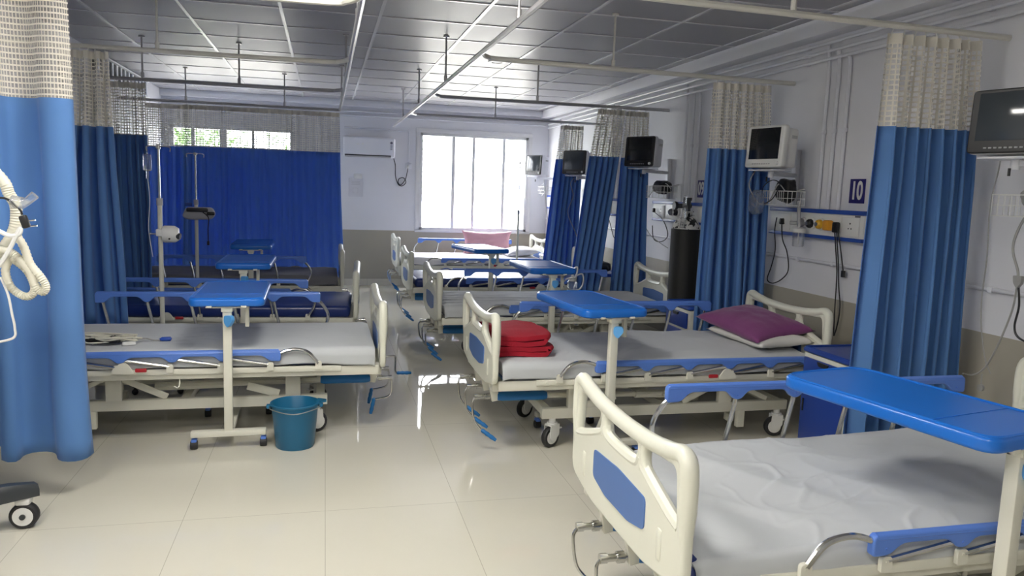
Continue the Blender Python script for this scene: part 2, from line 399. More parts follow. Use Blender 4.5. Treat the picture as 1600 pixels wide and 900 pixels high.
# ------------------------------------------------------------------ curtains
def sheet_grid(nu, nv, fn, uvf=None, name='cloth'):
    vs = [fn(i / nu, j / nv) for j in range(nv + 1) for i in range(nu + 1)]
    fs = [(j * (nu + 1) + i, j * (nu + 1) + i + 1, (j + 1) * (nu + 1) + i + 1, (j + 1) * (nu + 1) + i) for j in range(nv) for i in range(nu)]
    me = bpy.data.meshes.new(name); me.from_pydata([tuple(v) for v in vs], [], fs)
    if uvf:
        uvl = me.uv_layers.new(name='UVMap')
        for p in me.polygons:
            for li, vi in zip(p.loop_indices, p.vertices):
                j, i = divmod(vi, nu + 1); uvl.data[li].uv = uvf(i / nu, j / nv)
    me.shade_smooth(); return me
def curtain(label, top, bot, y, folds, amp, zmid=1.86, zbot=0.25, ztop=2.32, seed=0, cloth_w=None, yb=None, group=None, lift=0.0, hooks=8, sharp=0.0, slack=None):
    """top=(x0,x1) at the track, bot=(x0,x1) at the hem"""
    r = thing('privacy_curtain', label, 'curtain', ((top[0] + top[1]) / 2, y, 0), 0, group)
    ox, oy = (top[0] + top[1]) / 2, y
    yb = y if yb is None else yb
    rnd = random.Random(seed); ph = [rnd.uniform(0, 6.28) for _ in range(6)]
    wts = [rnd.uniform(0.7, 1.4) for _ in range(folds)]; tot = sum(wts)
    cum = [0]
    for q in wts: cum.append(cum[-1] + q / tot)
    def warp(u):
        for k in range(folds):
            if u <= cum[k + 1] + 1e-9: return k + (u - cum[k]) / (cum[k + 1] - cum[k])
        return folds
    am = [rnd.uniform(0.75, 1.2) for _ in range(folds + 1)]
    def P(u, z):
        h = (ztop - z) / (ztop - zbot); h2 = max(0, min(1, h))
        if slack: hx = h2 ** slack
        else: hx = h2
        x0 = top[0] + (bot[0] - top[0]) * hx; x1 = top[1] + (bot[1] - top[1]) * hx
        k = warp(u); a = am[min(int(k), folds)]
        s = math.sin(2 * PI * k)
        if sharp: s = math.copysign(abs(s) ** (1 - sharp), s)
        g = 0.45 + 0.55 * min(1, h2 * 3)
        yy = y + (yb - y) * h2 + amp * a * g * s + 0.35 * amp * math.sin(2 * PI * k * 0.5 + ph[0] + 2.2 * h2) * h2
        xx = x0 + (x1 - x0) * u + 0.25 * amp * math.sin(4 * PI * k + ph[1]) * g + 0.012 * math.sin(5 * h2 + ph[2] + k) * h2
        zz = z
        if z <= zbot + 1e-6: zz += lift * math.sin(2 * PI * u * 1.3 + ph[3]) + 0.012 * math.sin(2 * PI * k)
        return Vector((xx - ox, yy - oy, zz))
    W = cloth_w or (top[1] - top[0]) * 2.5
    nu = folds * 12
    b = sheet_grid(nu, 26, lambda u, v: P(u, zbot + (zmid - zbot) * v), lambda u, v: (u * W, v))
    b.materials.append(M['cloth_blue']); o = obj('fabric_panel', b, None, r)
    md = o.modifiers.new('thick', 'SOLIDIFY'); md.thickness = 0.003
    n = sheet_grid(nu, 10, lambda u, v: P(u, zmid + (ztop - zmid) * v) , lambda u, v: (u * W, 10.0 - (1 - v) * (ztop - zmid)))
    n.materials.append(M['net']); obj('net_header', n, None, r)
    hm = sheet_grid(nu, 1, lambda u, v: P(u, zmid - 0.008 + 0.02 * v) + Vector((0, -0.004, 0)))
    for i in range(hooks):
        u = (i + 0.5) / hooks; p = P(u, ztop)
        obj('hook', MB().tube([(p.x, p.y, ztop - 0.02), (p.x, p.y * 0.3, ztop + 0.012), (p.x, 0, TZ - 0.012)], 0.003, 5), 'white_plastic', r)
    return r
curtain('big pale-lit blue curtain with net top at the left edge beside the ventilator cart', (-2.15, -1.10), (-2.12, -1.06), 3.85, 5, 0.062, zmid=1.835, zbot=0.20, seed=3, lift=0.012, hooks=9)
curtain('gathered blue curtain between the big left curtain and the dark shaded one', (-1.70, -1.40), (-1.85, -1.33), 5.72, 5, 0.055, seed=11, zmid=1.83, zbot=0.25, hooks=6)
curtain('dark shaded blue curtain with grey net top, third from the left', (-2.02, -1.52), (-2.0, -1.50), 7.41, 7, 0.05, seed=5, zmid=1.87, hooks=7)
curtain('short piece of blue screen curtain left of the overlap behind the IV poles', (-1.93, -1.47), (-1.93, -1.47), 9.31, 5, 0.02, seed=21, zmid=1.86, zbot=0.35, cloth_w=0.62, hooks=5)
curtain('wide flat blue screen curtain with net top in front of the back left window', (-1.53, 0.16), (-1.56, 0.21), 9.24, 22, 0.014, seed=22, zmid=1.865, zbot=0.35, cloth_w=2.2, hooks=18)
curtain('gathered blue curtain hanging in front of the number 10 bay beside the front right bed', (2.66, 3.22), (2.62, 3.30), 3.3, 8, 0.05, seed=8, zmid=1.875, zbot=0.15, hooks=9, sharp=0.15)
curtain('gathered blue curtain between the number 09 and number 10 bays, behind the white-cased monitor', (2.72, 3.18), (2.70, 3.27), 5.14, 7, 0.05, seed=9, zmid=1.85, zbot=0.2, hooks=8, sharp=0.15)
curtain('slanting blue bunch of curtain with beige net, left piece of the pair beyond bay 09', (2.62, 2.90), (2.36, 2.66), 7.26, 5, 0.05, seed=12, zmid=1.86, zbot=0.3, hooks=5)
curtain('straight blue bunch of curtain, right piece of the pair beyond bay 09', (2.93, 3.17), (2.84, 3.22), 7.30, 5, 0.045, seed=13, zmid=1.86, zbot=0.3, hooks=4)
curtain('tapering dark blue curtain farthest right, nearest the bright window', (2.86, 3.15), (2.66, 3.12), 9.26, 6, 0.05, seed=14, zmid=1.90, zbot=0.3, hooks=5)

# ------------------------------------------------------------------ hospital bed (local: x from foot 0 to head 2.09, y across, z up)
BL = 2.09; BW = 0.475
def T_board(x):     # local XY (s,z) -> bed (x, s, z)
    return Matrix(((0, 0, 1, x), (1, 0, 0, 0), (0, 1, 0, 0), (0, 0, 0, 1)))
def board():
    outer = [(-BW, 0.43), (-0.24, 0.385), (0.24, 0.385), (BW, 0.43), (BW, 0.818), (0.30, 0.79), (0, 0.775), (-0.30, 0.79), (-BW, 0.818)]
    outer = rpoly(outer, [0.06, 0.08, 0.08, 0.06, 0.07, 0.2, 0.2, 0.2, 0.07], 6)
    def side(s):
        q = [(0.185 * s, 0.742), (0.405 * s, 0.757), (0.425 * s, 0.592), (0.375 * s, 0.605), (0.185 * s, 0.680)]
        if s < 0: q = q[::-1]
        return rpoly(q, 0.03, 4)
    mid = rpoly([(-0.145, 0.738), (0.145, 0.738), (0.125, 0.682), (-0.125, 0.682)], 0.026, 4)
    return outer, [side(1), side(-1), mid]
def board_mb():
    o, h = board(); mb = MB(); mb.mesh(plate_mesh(o, h, 0.034, 0.011), T_board(0.0))
    # moulded tubular rim and hand-grip ridges
    rim = smooth([(0, -BW + 0.02, 0.47), (0, -BW + 0.02, 0.62), (0, -BW + 0.022, 0.760), (0, -BW + 0.055, 0.797), (0, -0.34, 0.782), (0, -0.20, 0.764), (0, 0, 0.757), (0, 0.20, 0.764), (0, 0.34, 0.782), (0, BW - 0.055, 0.797), (0, BW - 0.022, 0.760), (0, BW - 0.02, 0.62), (0, BW - 0.02, 0.46)], 5)
    n = len(rim); mb.tube(rim, [0.011 + 0.0155 * min(1, min(i, n - 1 - i) / 6) for i in range(n)], 10)
    mb.tube(smooth([(0, -0.15, 0.700), (0, -0.11, 0.666), (0, 0.11, 0.666), (0, 0.15, 0.700)], 5), 0.021, 8)
    for s in (-1, 1):
        mb.tube(smooth([(0, 0.165 * s, 0.690), (0, 0.19 * s, 0.664), (0, 0.35 * s, 0.608), (0, 0.43 * s, 0.590)], 5), 0.020, 8)
        mb.tube([(0, 0.165 * s, 0.775), (0, 0.165 * s, 0.66)], 0.019, 8)
        mb.box((0, 0.33 * s, 0.50), (0.046, 0.035, 0.10), 0.012)
    return mb
def inset_mb():
    q = [(-0.225, 0.594), (0, 0.606), (0.225, 0.594), (0.225, 0.494), (0.10, 0.468), (-0.10, 0.468), (-0.225, 0.494)]
    mb = MB(); mb.prism(rpoly(q, 0.02, 4), 0.041, T_board(0.0)); return mb
def deck_mb():
    mb = MB()
    for s in (-1, 1):
        mb.box((BL / 2, 0.425 * s, 0.411), (BL - 0.05, 0.03, 0.058), 0.004)
        mb.box((1.05, 0.448 * s, 0.428), (1.62, 0.016, 0.034), 0.004)
        for x in (0.30, 1.75): mb.cyl((x, 0.44 * s, 0.425), (x, 0.461 * s, 0.425), 0.009, 8)
    for x in (0.05, 0.45, 0.95, 1.45, BL - 0.05): mb.box((x, 0, 0.405), (0.04, 0.85, 0.045), 0.004)
    for i in range(4): mb.box((0.30 + i * 0.5, 0, 0.435), (0.46, 0.82, 0.012), 0.003)
    return mb
def base_mb():
    mb = MB()
    for s in (-1, 1):
        mb.box((1.13, 0.30 * s, 0.205), (1.62, 0.04, 0.062), 0.004)
        for x in (0.52, 1.50): mb.box((x, 0.30 * s, 0.31), (0.085, 0.04, 0.16), 0.003)
        mb.bar((0.60, 0.30 * s, 0.245), (0.78, 0.30 * s, 0.30), 0.012, 0.05, 0.004)
        mb.bar((1.46, 0.30 * s, 0.36), (1.22, 0.30 * s, 0.245), 0.012, 0.04, 0.004)
        mb.bar((1.55, 0.30 * s, 0.36), (1.80, 0.30 * s, 0.245), 0.012, 0.03, 0.004)
    for x in (0.36, 1.13, 1.90): mb.box((x, 0, 0.205), (0.05, 0.62, 0.05), 0.004)
    for x in (0.52, 1.50): mb.box((x, 0, 0.37), (0.06, 0.60, 0.03), 0.003)
    mb.box((1.62, -0.30, 0.13), (0.05, 0.035, 0.12), 0.004).box((1.58, -0.24, 0.12), (0.04, 0.06, 0.05), 0.004).box((1.62, 0.30, 0.13), (0.05, 0.035, 0.12), 0.004)
    return mb
def drive_mb(y):
    mb = MB(); mb.tube([(0.30, y, 0.303), (0.95, y, 0.293), (1.30, y, 0.286)], 0.017, 8)
    mb.tube([(0.92, y, 0.293), (1.30, y, 0.286)], 0.025, 8)
    mb.bar((1.10, y - 0.03, 0.29), (1.22, y - 0.03, 0.385), 0.012, 0.035, 0.004)
    mb.cyl((1.10, y - 0.045, 0.29), (1.10, y + 0.02, 0.29), 0.012, 8)
    mb.bar((0.03, y, 0.39), (0.05, y, 0.28), 0.03, 0.045, 0.004)
    return mb
def sleeve_mb(y):
    return MB().tube([(0.06, y, 0.305), (0.09, y, 0.305), (0.34, y, 0.303), (0.36, y, 0.303)], [0.024, 0.028, 0.028, 0.022], 10)
def fork_mb():
    mb = MB(); mb.cyl((0, 0, 0.185), (0, 0, 0.145), 0.02, 10).cyl((0, 0, 0.150), (0, 0, 0.135), 0.032, 12)
    for s in (-1, 1): mb.prism(rpoly([(-0.035, 0.14), (0.035, 0.14), (0.034, 0.075), (-0.012, 0.035), (-0.04, 0.06)], 0.012, 3), 0.006, Matrix(((1, 0, 0, 0), (0, 0, 1, 0.026 * s), (0, 1, 0, 0), (0, 0, 0, 1))))
    mb.box((0, 0, 0.136), (0.075, 0.058, 0.012), 0.005)
    mb.box((0.045, 0, 0.11), (0.04, 0.045, 0.01), 0.004)
    return mb
def wheel_mb(r=0.0625, wd=0.034):
    m = Matrix.Rotation(PI / 2, 4, 'X')
    return MB().lathe([(r * 0.62, -wd / 2), (r * 0.92, -wd / 2), (r, -wd * 0.3), (r, wd * 0.3), (r * 0.92, wd / 2), (r * 0.62, wd / 2)], (-0.012, 0, r), 24, m)
def hub_mb(r=0.0625, wd=0.036):
    m = Matrix.Rotation(PI / 2, 4, 'X')
    return MB().lathe([(r * 0.2, -wd / 2), (r * 0.66, -wd / 2), (r * 0.66, wd / 2), (r * 0.2, wd / 2)], (-0.012, 0, r), 20, m)
def side_rail(bed, s, up):
    """s = -1 near side (local), +1 far side"""
    y = 0.47 * s
    sh, zt, zl = (0.04, 0.751, 0.703) if up else (0.255, 0.548, 0.505)
    k0 = 0.37; dx = 0.267
    r = obj('side_rail', lambda: rail_top_mb(y, sh, zt, zl), 'rail_blue', bed, ('rail', s, up))
    for i in range(6):
        xb = k0 + dx * i; xl = xb + sh
        def post(i=i, xb=xb, xl=xl):
            if i == 0:
                if up: pts = smooth([(xb, y, 0.462), (xb - 0.045, y, 0.53), (xb - 0.055, y, 0.60), (xb - 0.01, y, 0.675), (xl, y, zl)], 5)
                else: pts = smooth([(xb, y, 0.462), (xb + 0.06, y, 0.53), (xb + 0.14, y, 0.548), (xb + 0.21, y, 0.53), (xl, y, zl)], 5)
                return MB().tube(pts, 0.0105, 8)
            if up: pts = smooth([(xb, y, 0.455), (xb + 0.004, y, 0.52), (xl - 0.006, y, 0.66), (xl, y, zl)], 4)
            else: pts = [(xb, y, 0.462), (xl, y, zl)]
            return MB().tube(pts, 0.0095, 8)
        obj('rail_post', post, 'chrome', r, ('post', i, s, up))
        obj('rail_bracket', lambda xb=xb: MB().prism(rpoly([(xb - 0.018, 0.43), (xb + 0.018, 0.43), (xb + 0.018, 0.478), (xb - 0.018, 0.478)], [0.001, 0.001, 0.014, 0.014], 3), 0.016, Matrix(((1, 0, 0, 0), (0, 0, 1, y), (0, 1, 0, 0), (0, 0, 0, 1)))).cyl((xb, y - 0.011, 0.463), (xb, y + 0.011, 0.463), 0.005, 6), 'white_paint', r, ('brk', i, s))
    xk = k0 + dx * 4 - 0.02
    obj('release_latch', lambda: MB().prism(rpoly([(xk - 0.07, 0.43), (xk + 0.05, 0.43), (xk + 0.045, 0.455), (xk + 0.0, 0.492), (xk - 0.03, 0.488)], 0.015, 3), 0.012, Matrix(((1, 0, 0, 0), (0, 0, 1, y + 0.012 * s), (0, 1, 0, 0), (0, 0, 0, 1)))), 'white_paint', r, ('latch', s))
    obj('latch_lever', lambda: MB().box((xk - 0.10, y + 0.012 * s, 0.447), (0.06, 0.014, 0.022), 0.006), 'red_plastic', r, ('lever', s))
    return r
def rail_top_mb(y, sh, zt, zl):
    k0 = 0.37; dx = 0.267; x0 = k0 + sh - 0.045; x1 = k0 + sh + 5 * dx + 0.045
    zb = zt - 0.030; top = [(x0, zl - 0.02), (x0, zt), (x1, zt), (x1, zl - 0.02)]
    low = []
    for i in range(5, -1, -1):
        c = k0 + sh + i * dx
        if i == 5: low += [(c + 0.02, zl - 0.022), (c - 0.015, zl - 0.02), (c - 0.055, zb)]
        elif i == 0: low += [(c + 0.055, zb), (c + 0.015, zl - 0.02), (c - 0.02, zl - 0.022)]
        else: low += [(c + 0.048, zb), (c + 0.016, zl - 0.018), (c - 0.016, zl - 0.018), (c - 0.048, zb)]
    poly = rpoly([(x0, zt), (x0, zl - 0.022)] + low[::-1] + [(x1, zl - 0.022), (x1, zt)], 0.02, 3)
    me = plate_mesh(poly, [], 0.030, 0.006)
    mb = MB().mesh(me, Matrix(((1, 0, 0, 0), (0, 0, 1, y), (0, 1, 0, 0), (0, 0, 0, 1))))
    mb.tube([(x0 + 0.012, y, zt - 0.012), (x1 - 0.012, y, zt - 0.012)], 0.0165, 8)
    for i in range(6):
        c = k0 + sh + i * dx; mb.cyl((c, y - 0.018, zl), (c, y + 0.018, zl), 0.005, 6)
    return mb
def crank_mb(fold):
    mb = MB(); mb.cyl((0.02, 0, 0.335), (-0.05, 0, 0.335), 0.013, 10).cyl((-0.05, 0, 0.335), (-0.075, 0, 0.335), 0.017, 10)
    mb.cyl((-0.015, 0, 0.335), (0.01, 0, 0.335), 0.02, 10)
    return mb.tube(crank_path(fold), 0.0065, 8)
def crank_path(fold):
    if fold == 0: return smooth([(-0.065, 0, 0.335), (-0.085, 0.0, 0.30), (-0.075, -0.02, 0.20), (-0.03, -0.04, 0.145)], 5)
    if fold == 1: return smooth([(-0.065, 0, 0.335), (-0.075, 0.0, 0.36), (-0.13, 0, 0.365), (-0.14, 0, 0.34), (-0.14, 0, 0.26), (-0.155, 0, 0.245)], 5)
    return smooth([(-0.065, 0, 0.335), (-0.075, -0.005, 0.30), (-0.065, -0.02, 0.215), (0.03, -0.06, 0.18)], 5)
def grip_mb(fold):
    if fold == 0: a, b = (-0.035, -0.038, 0.15), (0.045, -0.075, 0.095)
    elif fold == 1: a, b = (-0.15, 0, 0.245), (-0.25, 0, 0.243)
    else: a, b = (0.03, -0.058, 0.19), (0.05, -0.07, 0.085)
    p = [Vector(a).lerp(Vector(b), t) for t in (0, .1, .25, .4, .55, .7, .85, 1)]
    return MB().tube(p, [0.009, 0.013, 0.011, 0.0135, 0.011, 0.0135, 0.011, 0.009], 10)

def bed(label, foot, rz, rails, mattress='mattress', folds=(0, 0, 0), nick=''):
    b = thing('hospital_bed', label, 'bed', (foot[0], foot[1], 0), rz, 'white adjustable hospital beds with cream end boards')
    f = obj('foot_board', board_mb, 'abs', b, 'board'); obj('inset_panel', inset_mb, 'abs_blue', f, 'inset')
    h = obj('head_board', board_mb, 'abs', b, 'board', loc=(BL, 0, 0.02)); obj('inset_panel', inset_mb, 'abs_blue', h, 'inset')
    for x in (0, BL):
        obj('board_bracket', lambda: MB().box((0.0, 0.36, 0.40), (0.05, 0.04, 0.07), 0.006).box((0.0, -0.36, 0.40), (0.05, 0.04, 0.07), 0.006), 'white_paint', b, 'bbr', loc=(0.028 if x == 0 else x - 0.028, 0, 0))
    obj('deck_frame', deck_mb, 'white_paint', b, 'deck'); obj('base_frame', base_mb, 'white_paint', b, 'base')
    obj('mattress', lambda: MB().box((BL / 2, 0, 0.4885), (BL - 0.09, 0.86, 0.095), 0.03, seg=3), mattress, b, 'mat' + mattress)
    for i, y in enumerate((-0.26, -0.02, 0.22)):
        d = obj('drive_rod', lambda y=y: drive_mb(y), 'white_paint', b, ('drive', i)); obj('rod_sleeve', lambda y=y: sleeve_mb(y), 'sleeve_blue', d, ('sleeve', i))
        c = obj('crank', lambda k=folds[i]: crank_mb(k), 'chrome', b, ('crank', folds[i]), loc=(0, y, -0.03)); obj('crank_grip', lambda k=folds[i]: grip_mb(k), 'sleeve_blue', c, ('grip', folds[i]))
    for x in (0.39, 1.88):
        for y in (-0.30, 0.30):
            c = obj('caster', fork_mb, 'white_plastic', b, 'fork', loc=(x, y, 0), rot=(0, 0, 0.5 if x < 1 else -0.2))
            obj('wheel_hub', hub_mb, 'white_plastic', c, 'hub'); obj('tyre', wheel_mb, 'rubber', c, 'tyre')
    for s, up in rails: side_rail(b, s, up)
    obj('drip_hook', lambda: MB().tube(smooth([(1.13, -0.42, 0.385), (1.13, -0.44, 0.35), (1.14, -0.45, 0.335), (1.155, -0.45, 0.345)], 4), 0.004, 6).tube(smooth([(1.13, 0.42, 0.385), (1.13, 0.44, 0.35), (1.14, 0.45, 0.335), (1.155, 0.45, 0.345)], 4), 0.004, 6), 'white_paint', b, 'driphook')
    return b
R0, R1 = 0.0, PI
fgb = bed('front right bed with grey sheet, cut off by the bottom of the picture', (0.955, 2.25), R0, [(-1, False), (1, True)])
for o in fgb.children:
    if o.name.startswith('mattress'): o.rotation_euler = (0, -0.033, 0); o.location = (0, 0, -0.056)
bed('right side bed holding the red blanket and the purple pillow', (0.915, 4.47), R0, [(-1, False), (1, True)])
bed('right side bed with dark grey rippled sheet in front of the black gas cylinder', (0.905, 6.54), R0, [(-1, False), (1, True)])
bed('right side bed with a bare glossy navy mattress', (0.885, 8.45), R0, [(-1, False), (1, False)])
bed('farthest right bed under the window, with the pink pillow', (0.96, 10.75), R0, [(-1, False), (1, True)])
# left beds are turned round: local -y looks away from the aisle camera side, so rails swap
bed('nearest left bed with pale grey sheet, behind the blue bucket', (0.335, 4.94), R1, [(1, False), (-1, True)], folds=(1, 2, 2))
bed('middle left bed with bare navy mattress, behind the IV pole with the round pump', (0.262, 6.58), R1 - 0.05, [(1, True), (-1, False)])
bed('farthest left bed in front of the blue screen curtain', (0.175, 8.56), R1, [(1, True), (-1, False)])

# ------------------------------------------------------------------ bed sheets
def bed_sheet(label, foot, sgn, m, seed, wr=0.010, x0=0.05, x1=2.03, drop=0.075, ripple=0.0, lean=None):
    W = 0.445; zt = 0.541
    L = x1 - x0
    def P(u, v):
        x = x0 + L * u; q = (v - 0.5) * 2 * (W + drop)          # arc coordinate across
        n1 = noise.noise(Vector((x * 1.7 + seed, q * 2.3, seed * 0.3))); n2 = noise.noise(Vector((x * 5 + seed, q * 4 + x * 3, 3.1)))
        n3 = abs(noise.noise(Vector((x * 2.2 + q * 2.5 + seed, q * 1.2 - x, 9.0))))
        n4 = noise.noise(Vector((x * 2.4 + 1.6 * q + seed * 2, q * 5.5 - 2.5 * x, 4.4))); n5 = noise.noise(Vector((x * 6.5 - 3 * q, q * 9 + seed, 1.4)))
        crease = (1 - min(1, abs(n4) * 7)) ** 2 * max(0, noise.noise(Vector((x * 1.4, q * 1.9, seed))) + 0.15) * 1.5 + (1 - min(1, abs(n5) * 6)) ** 2 * 0.22
        h = wr * (1.2 * n1 + 0.5 * n2 + 1.6 * (0.3 - n3) + 0.65 * crease) + ripple * math.sin(q * 42 + 3 * n1 + x * 1.5) * max(0, 1 - x / 1.3)
        rr = 0.03
        if abs(q) < W - rr: y = q; z = zt + max(-0.001 + 0.1 * h, h + 0.004)
        else:
            a = (abs(q) - (W - rr)) / (rr * PI / 2)
            if a < 1: y = math.copysign(W - rr + rr * math.sin(a * PI / 2), q); z = zt - rr + rr * math.cos(a * PI / 2) + max(0, h) * (1 - a) + 0.003 * (1 - a)
            else:
                d = abs(q) - (W - rr) - rr * PI / 2
                y = math.copysign(W + 0.004 + 0.012 * max(0, noise.noise(Vector((x * 9 + seed, d * 10, 1)))) * min(1, d * 20), q)
                z = zt - rr - d * (1 + 0.30 * noise.noise(Vector((x * 3.1 + seed, 0, 7 if q > 0 else 2))))
        if lean: z += lean[0] + (lean[1] - lean[0]) * u
        e = min(u, 1 - u) * L
        if e < 0.03: z -= (0.03 - e) ** 2 * 20
        return Vector((x, y, z))
    def full(u, v):
        # ends tucked down over the mattress ends
        if u < 0.012: p = P(0.012, v); p.x = x0 - 0.004; p.z = min(p.z, 0.47) if u < 0.004 else p.z - 0.01; return p
        if u > 0.988: p = P(0.988, v); p.x = x1 + 0.004; p.z = min(p.z, 0.47) if u > 0.996 else p.z - 0.01; return p
        return P(u, v)
    me = sheet_grid(260, 110, full)
    me.materials.append(M[m])
    o = obj('bed_sheet', me, None); o.location = (foot[0], foot[1], 0); o.rotation_euler = (0, 0, 0 if sgn > 0 else PI)
    md = o.modifiers.new('thick', 'SOLIDIFY'); md.thickness = 0.002; md.offset = 1
    return tag(o, label, 'bed sheet', 'fitted sheets on the mattresses')
bed_sheet('pale grey creased sheet on the front right bed', (0.955, 2.25), 1, 'sheet', 1.3, 0.019, lean=(-0.055, 0.015))
bed_sheet('grey sheet under the red blanket and purple pillow', (0.915, 4.47), 1, 'sheet', 4.4, 0.013)
bed_sheet('grey sheet with long ripples at the foot, on the bed before the gas cylinder', (0.905, 6.54), 1, 'sheet', 7.9, 0.009, ripple=0.006)
bed_sheet('bright whitish sheet on the window bed under the pink pillow', (0.96, 10.75), 1, 'sheet_white', 2.2, 0.008, ripple=0.004)
bed_sheet('smooth pale grey sheet on the nearest left bed, cables lying on it', (0.335, 4.94), -1, 'sheet', 9.1, 0.006)
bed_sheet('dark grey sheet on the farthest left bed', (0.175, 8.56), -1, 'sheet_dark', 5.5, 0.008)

# ------------------------------------------------------------------ overbed tables (local: base bar along x at y=0 near end, table reaches to +y)
def tray_mb():
    L, W_ = 0.77, 0.40
    mb = MB(); mb.mesh(plate_mesh(rpoly([(-W_ / 2, -0.02), (W_ / 2, -0.02), (W_ / 2, L), (-W_ / 2, L)], [0.06, 0.06, 0.085, 0.085], 7), [], 0.044, 0.011), Matrix.Translation((0, 0, 0)))
    rim = [Vector((x, y, 0.020)) for x, y in rpoly([(-W_ / 2 + 0.012, -0.008), (W_ / 2 - 0.012, -0.008), (W_ / 2 - 0.012, L - 0.012), (-W_ / 2 + 0.012, L - 0.012)], [0.055, 0.055, 0.08, 0.08], 7)]
    mb.tube(rim, 0.007, 6, closed=True)
    mb.box((0, 0.18, 0.0225), (W_ - 0.05, 0.006, 0.003), 0.001)
    return mb
def overbed_table(label, x, y, z, rz, tilt=0.0):
    t = thing('overbed_table', label, 'overbed table', (x, y, 0), rz, 'blue-topped rolling overbed tables')
    obj('tray_top', tray_mb, 'table_blue', t, 'tray', loc=(0, -0.03, z - 0.024), rot=(tilt, 0, 0))
    obj('tray_bracket', lambda: MB().box((0, 0.20, 0), (0.22, 0.46, 0.008), 0.002).box((-0.09, 0.20, 0.006), (0.03, 0.5, 0.012), 0.002).box((0.09, 0.20, 0.006), (0.03, 0.5, 0.012), 0.002).box((0, 0.0, -0.012), (0.06, 0.06, 0.03), 0.004), 'white_paint', t, 'tbr', loc=(0, 0, z - 0.052))
    obj('tray_stop', lambda: MB().box((-0.09, 0.0, 0), (0.03, 0.015, 0.012), 0.003).box((0.09, 0.0, 0), (0.03, 0.015, 0.012), 0.003), 'black', t, 'tst', loc=(0, -0.03, z - 0.050))
    hp = z - 0.06
    obj('post', MB().box((0, 0, (hp + 0.10) / 2), (0.046, 0.042, hp - 0.10), 0.004), 'white_paint', t, ('post', z))
    obj('inner_post', MB().box((0, 0, z - 0.075), (0.03, 0.028, 0.06), 0.003), 'steel', t, ('ipost', z))
    obj('drop_arm', MB().box((0.10, 0.06, z - 0.11), (0.022, 0.03, 0.13), 0.003), 'white_paint', t, ('drop', z))
    obj('height_knob', lambda: MB().prism(rpoly([(-0.026, 0.028), (0.024, 0.03), (0.03, 0.0), (0.0, -0.04), (-0.026, -0.015)], 0.014, 4), 0.024, Matrix(((0.8, 0, 0.6, 0.012), (-0.6, 0, 0.8, -0.038), (0, 1, 0, 0), (0, 0, 0, 1)))).cyl((0, -0.018, 0), (0.01, -0.035, 0), 0.01, 8), 'knob_blue', t, 'knob', loc=(0, 0, z - 0.125))
    obj('base', lambda: MB().box((0, 0, 0.088), (0.40, 0.05, 0.032), 0.003).box((0, 0.32, 0.088), (0.045, 0.60, 0.03), 0.003).box((0, 0.62, 0.088), (0.40, 0.045, 0.03), 0.003)
        .bar((0, 0.03, 0.30), (0, 0.15, 0.10), 0.012, 0.03, 0.002), 'white_paint', t, 'tbase')
    for cx in (-0.185, 0.185):
        for cy in (0, 0.62):
            c = obj('caster', lambda: MB().cyl((0, 0, 0.078), (0, 0, 0.055), 0.007, 8).box((0, 0.006, 0.05), (0.032, 0.05, 0.024), 0.009).box((0, 0.024, 0.036), (0.026, 0.012, 0.035), 0.005), 'rail_blue', t, 'tcast', loc=(cx, cy, 0))
            obj('twin_wheel', lambda: MB().lathe([(0.012, -0.019), (0.024, -0.018), (0.0255, -0.010), (0.0255, 0.010), (0.024, 0.018), (0.012, 0.019)], (0, 0, 0.0255), 16, Matrix.Rotation(PI / 2, 4, 'Y')), 'rubber', c, 'twheel')
    return t
overbed_table('blue overbed table standing before the nearest left bed, beside the bucket', -0.525, 4.415, 0.86, 0.02)
overbed_table('dark blue overbed table over the middle left bed', -0.60, 6.05, 0.885, 0.0)
overbed_table('dim blue overbed table over the farthest left bed', -0.72, 8.00, 0.87, 0.02)
overbed_table('bright blue overbed table over the bed with the red blanket', 1.565, 3.93, 0.865, 0.10)
overbed_table('large foreground blue overbed table at the right edge over the front bed', 1.935, 1.70, 0.875, 0.20)
overbed_table('blue overbed table over the bed before the gas cylinder', 1.83, 5.99, 0.87, 0.02)
overbed_table('shiny dark overbed table over the bare navy mattress', 1.72, 7.90, 0.87, 0.20)

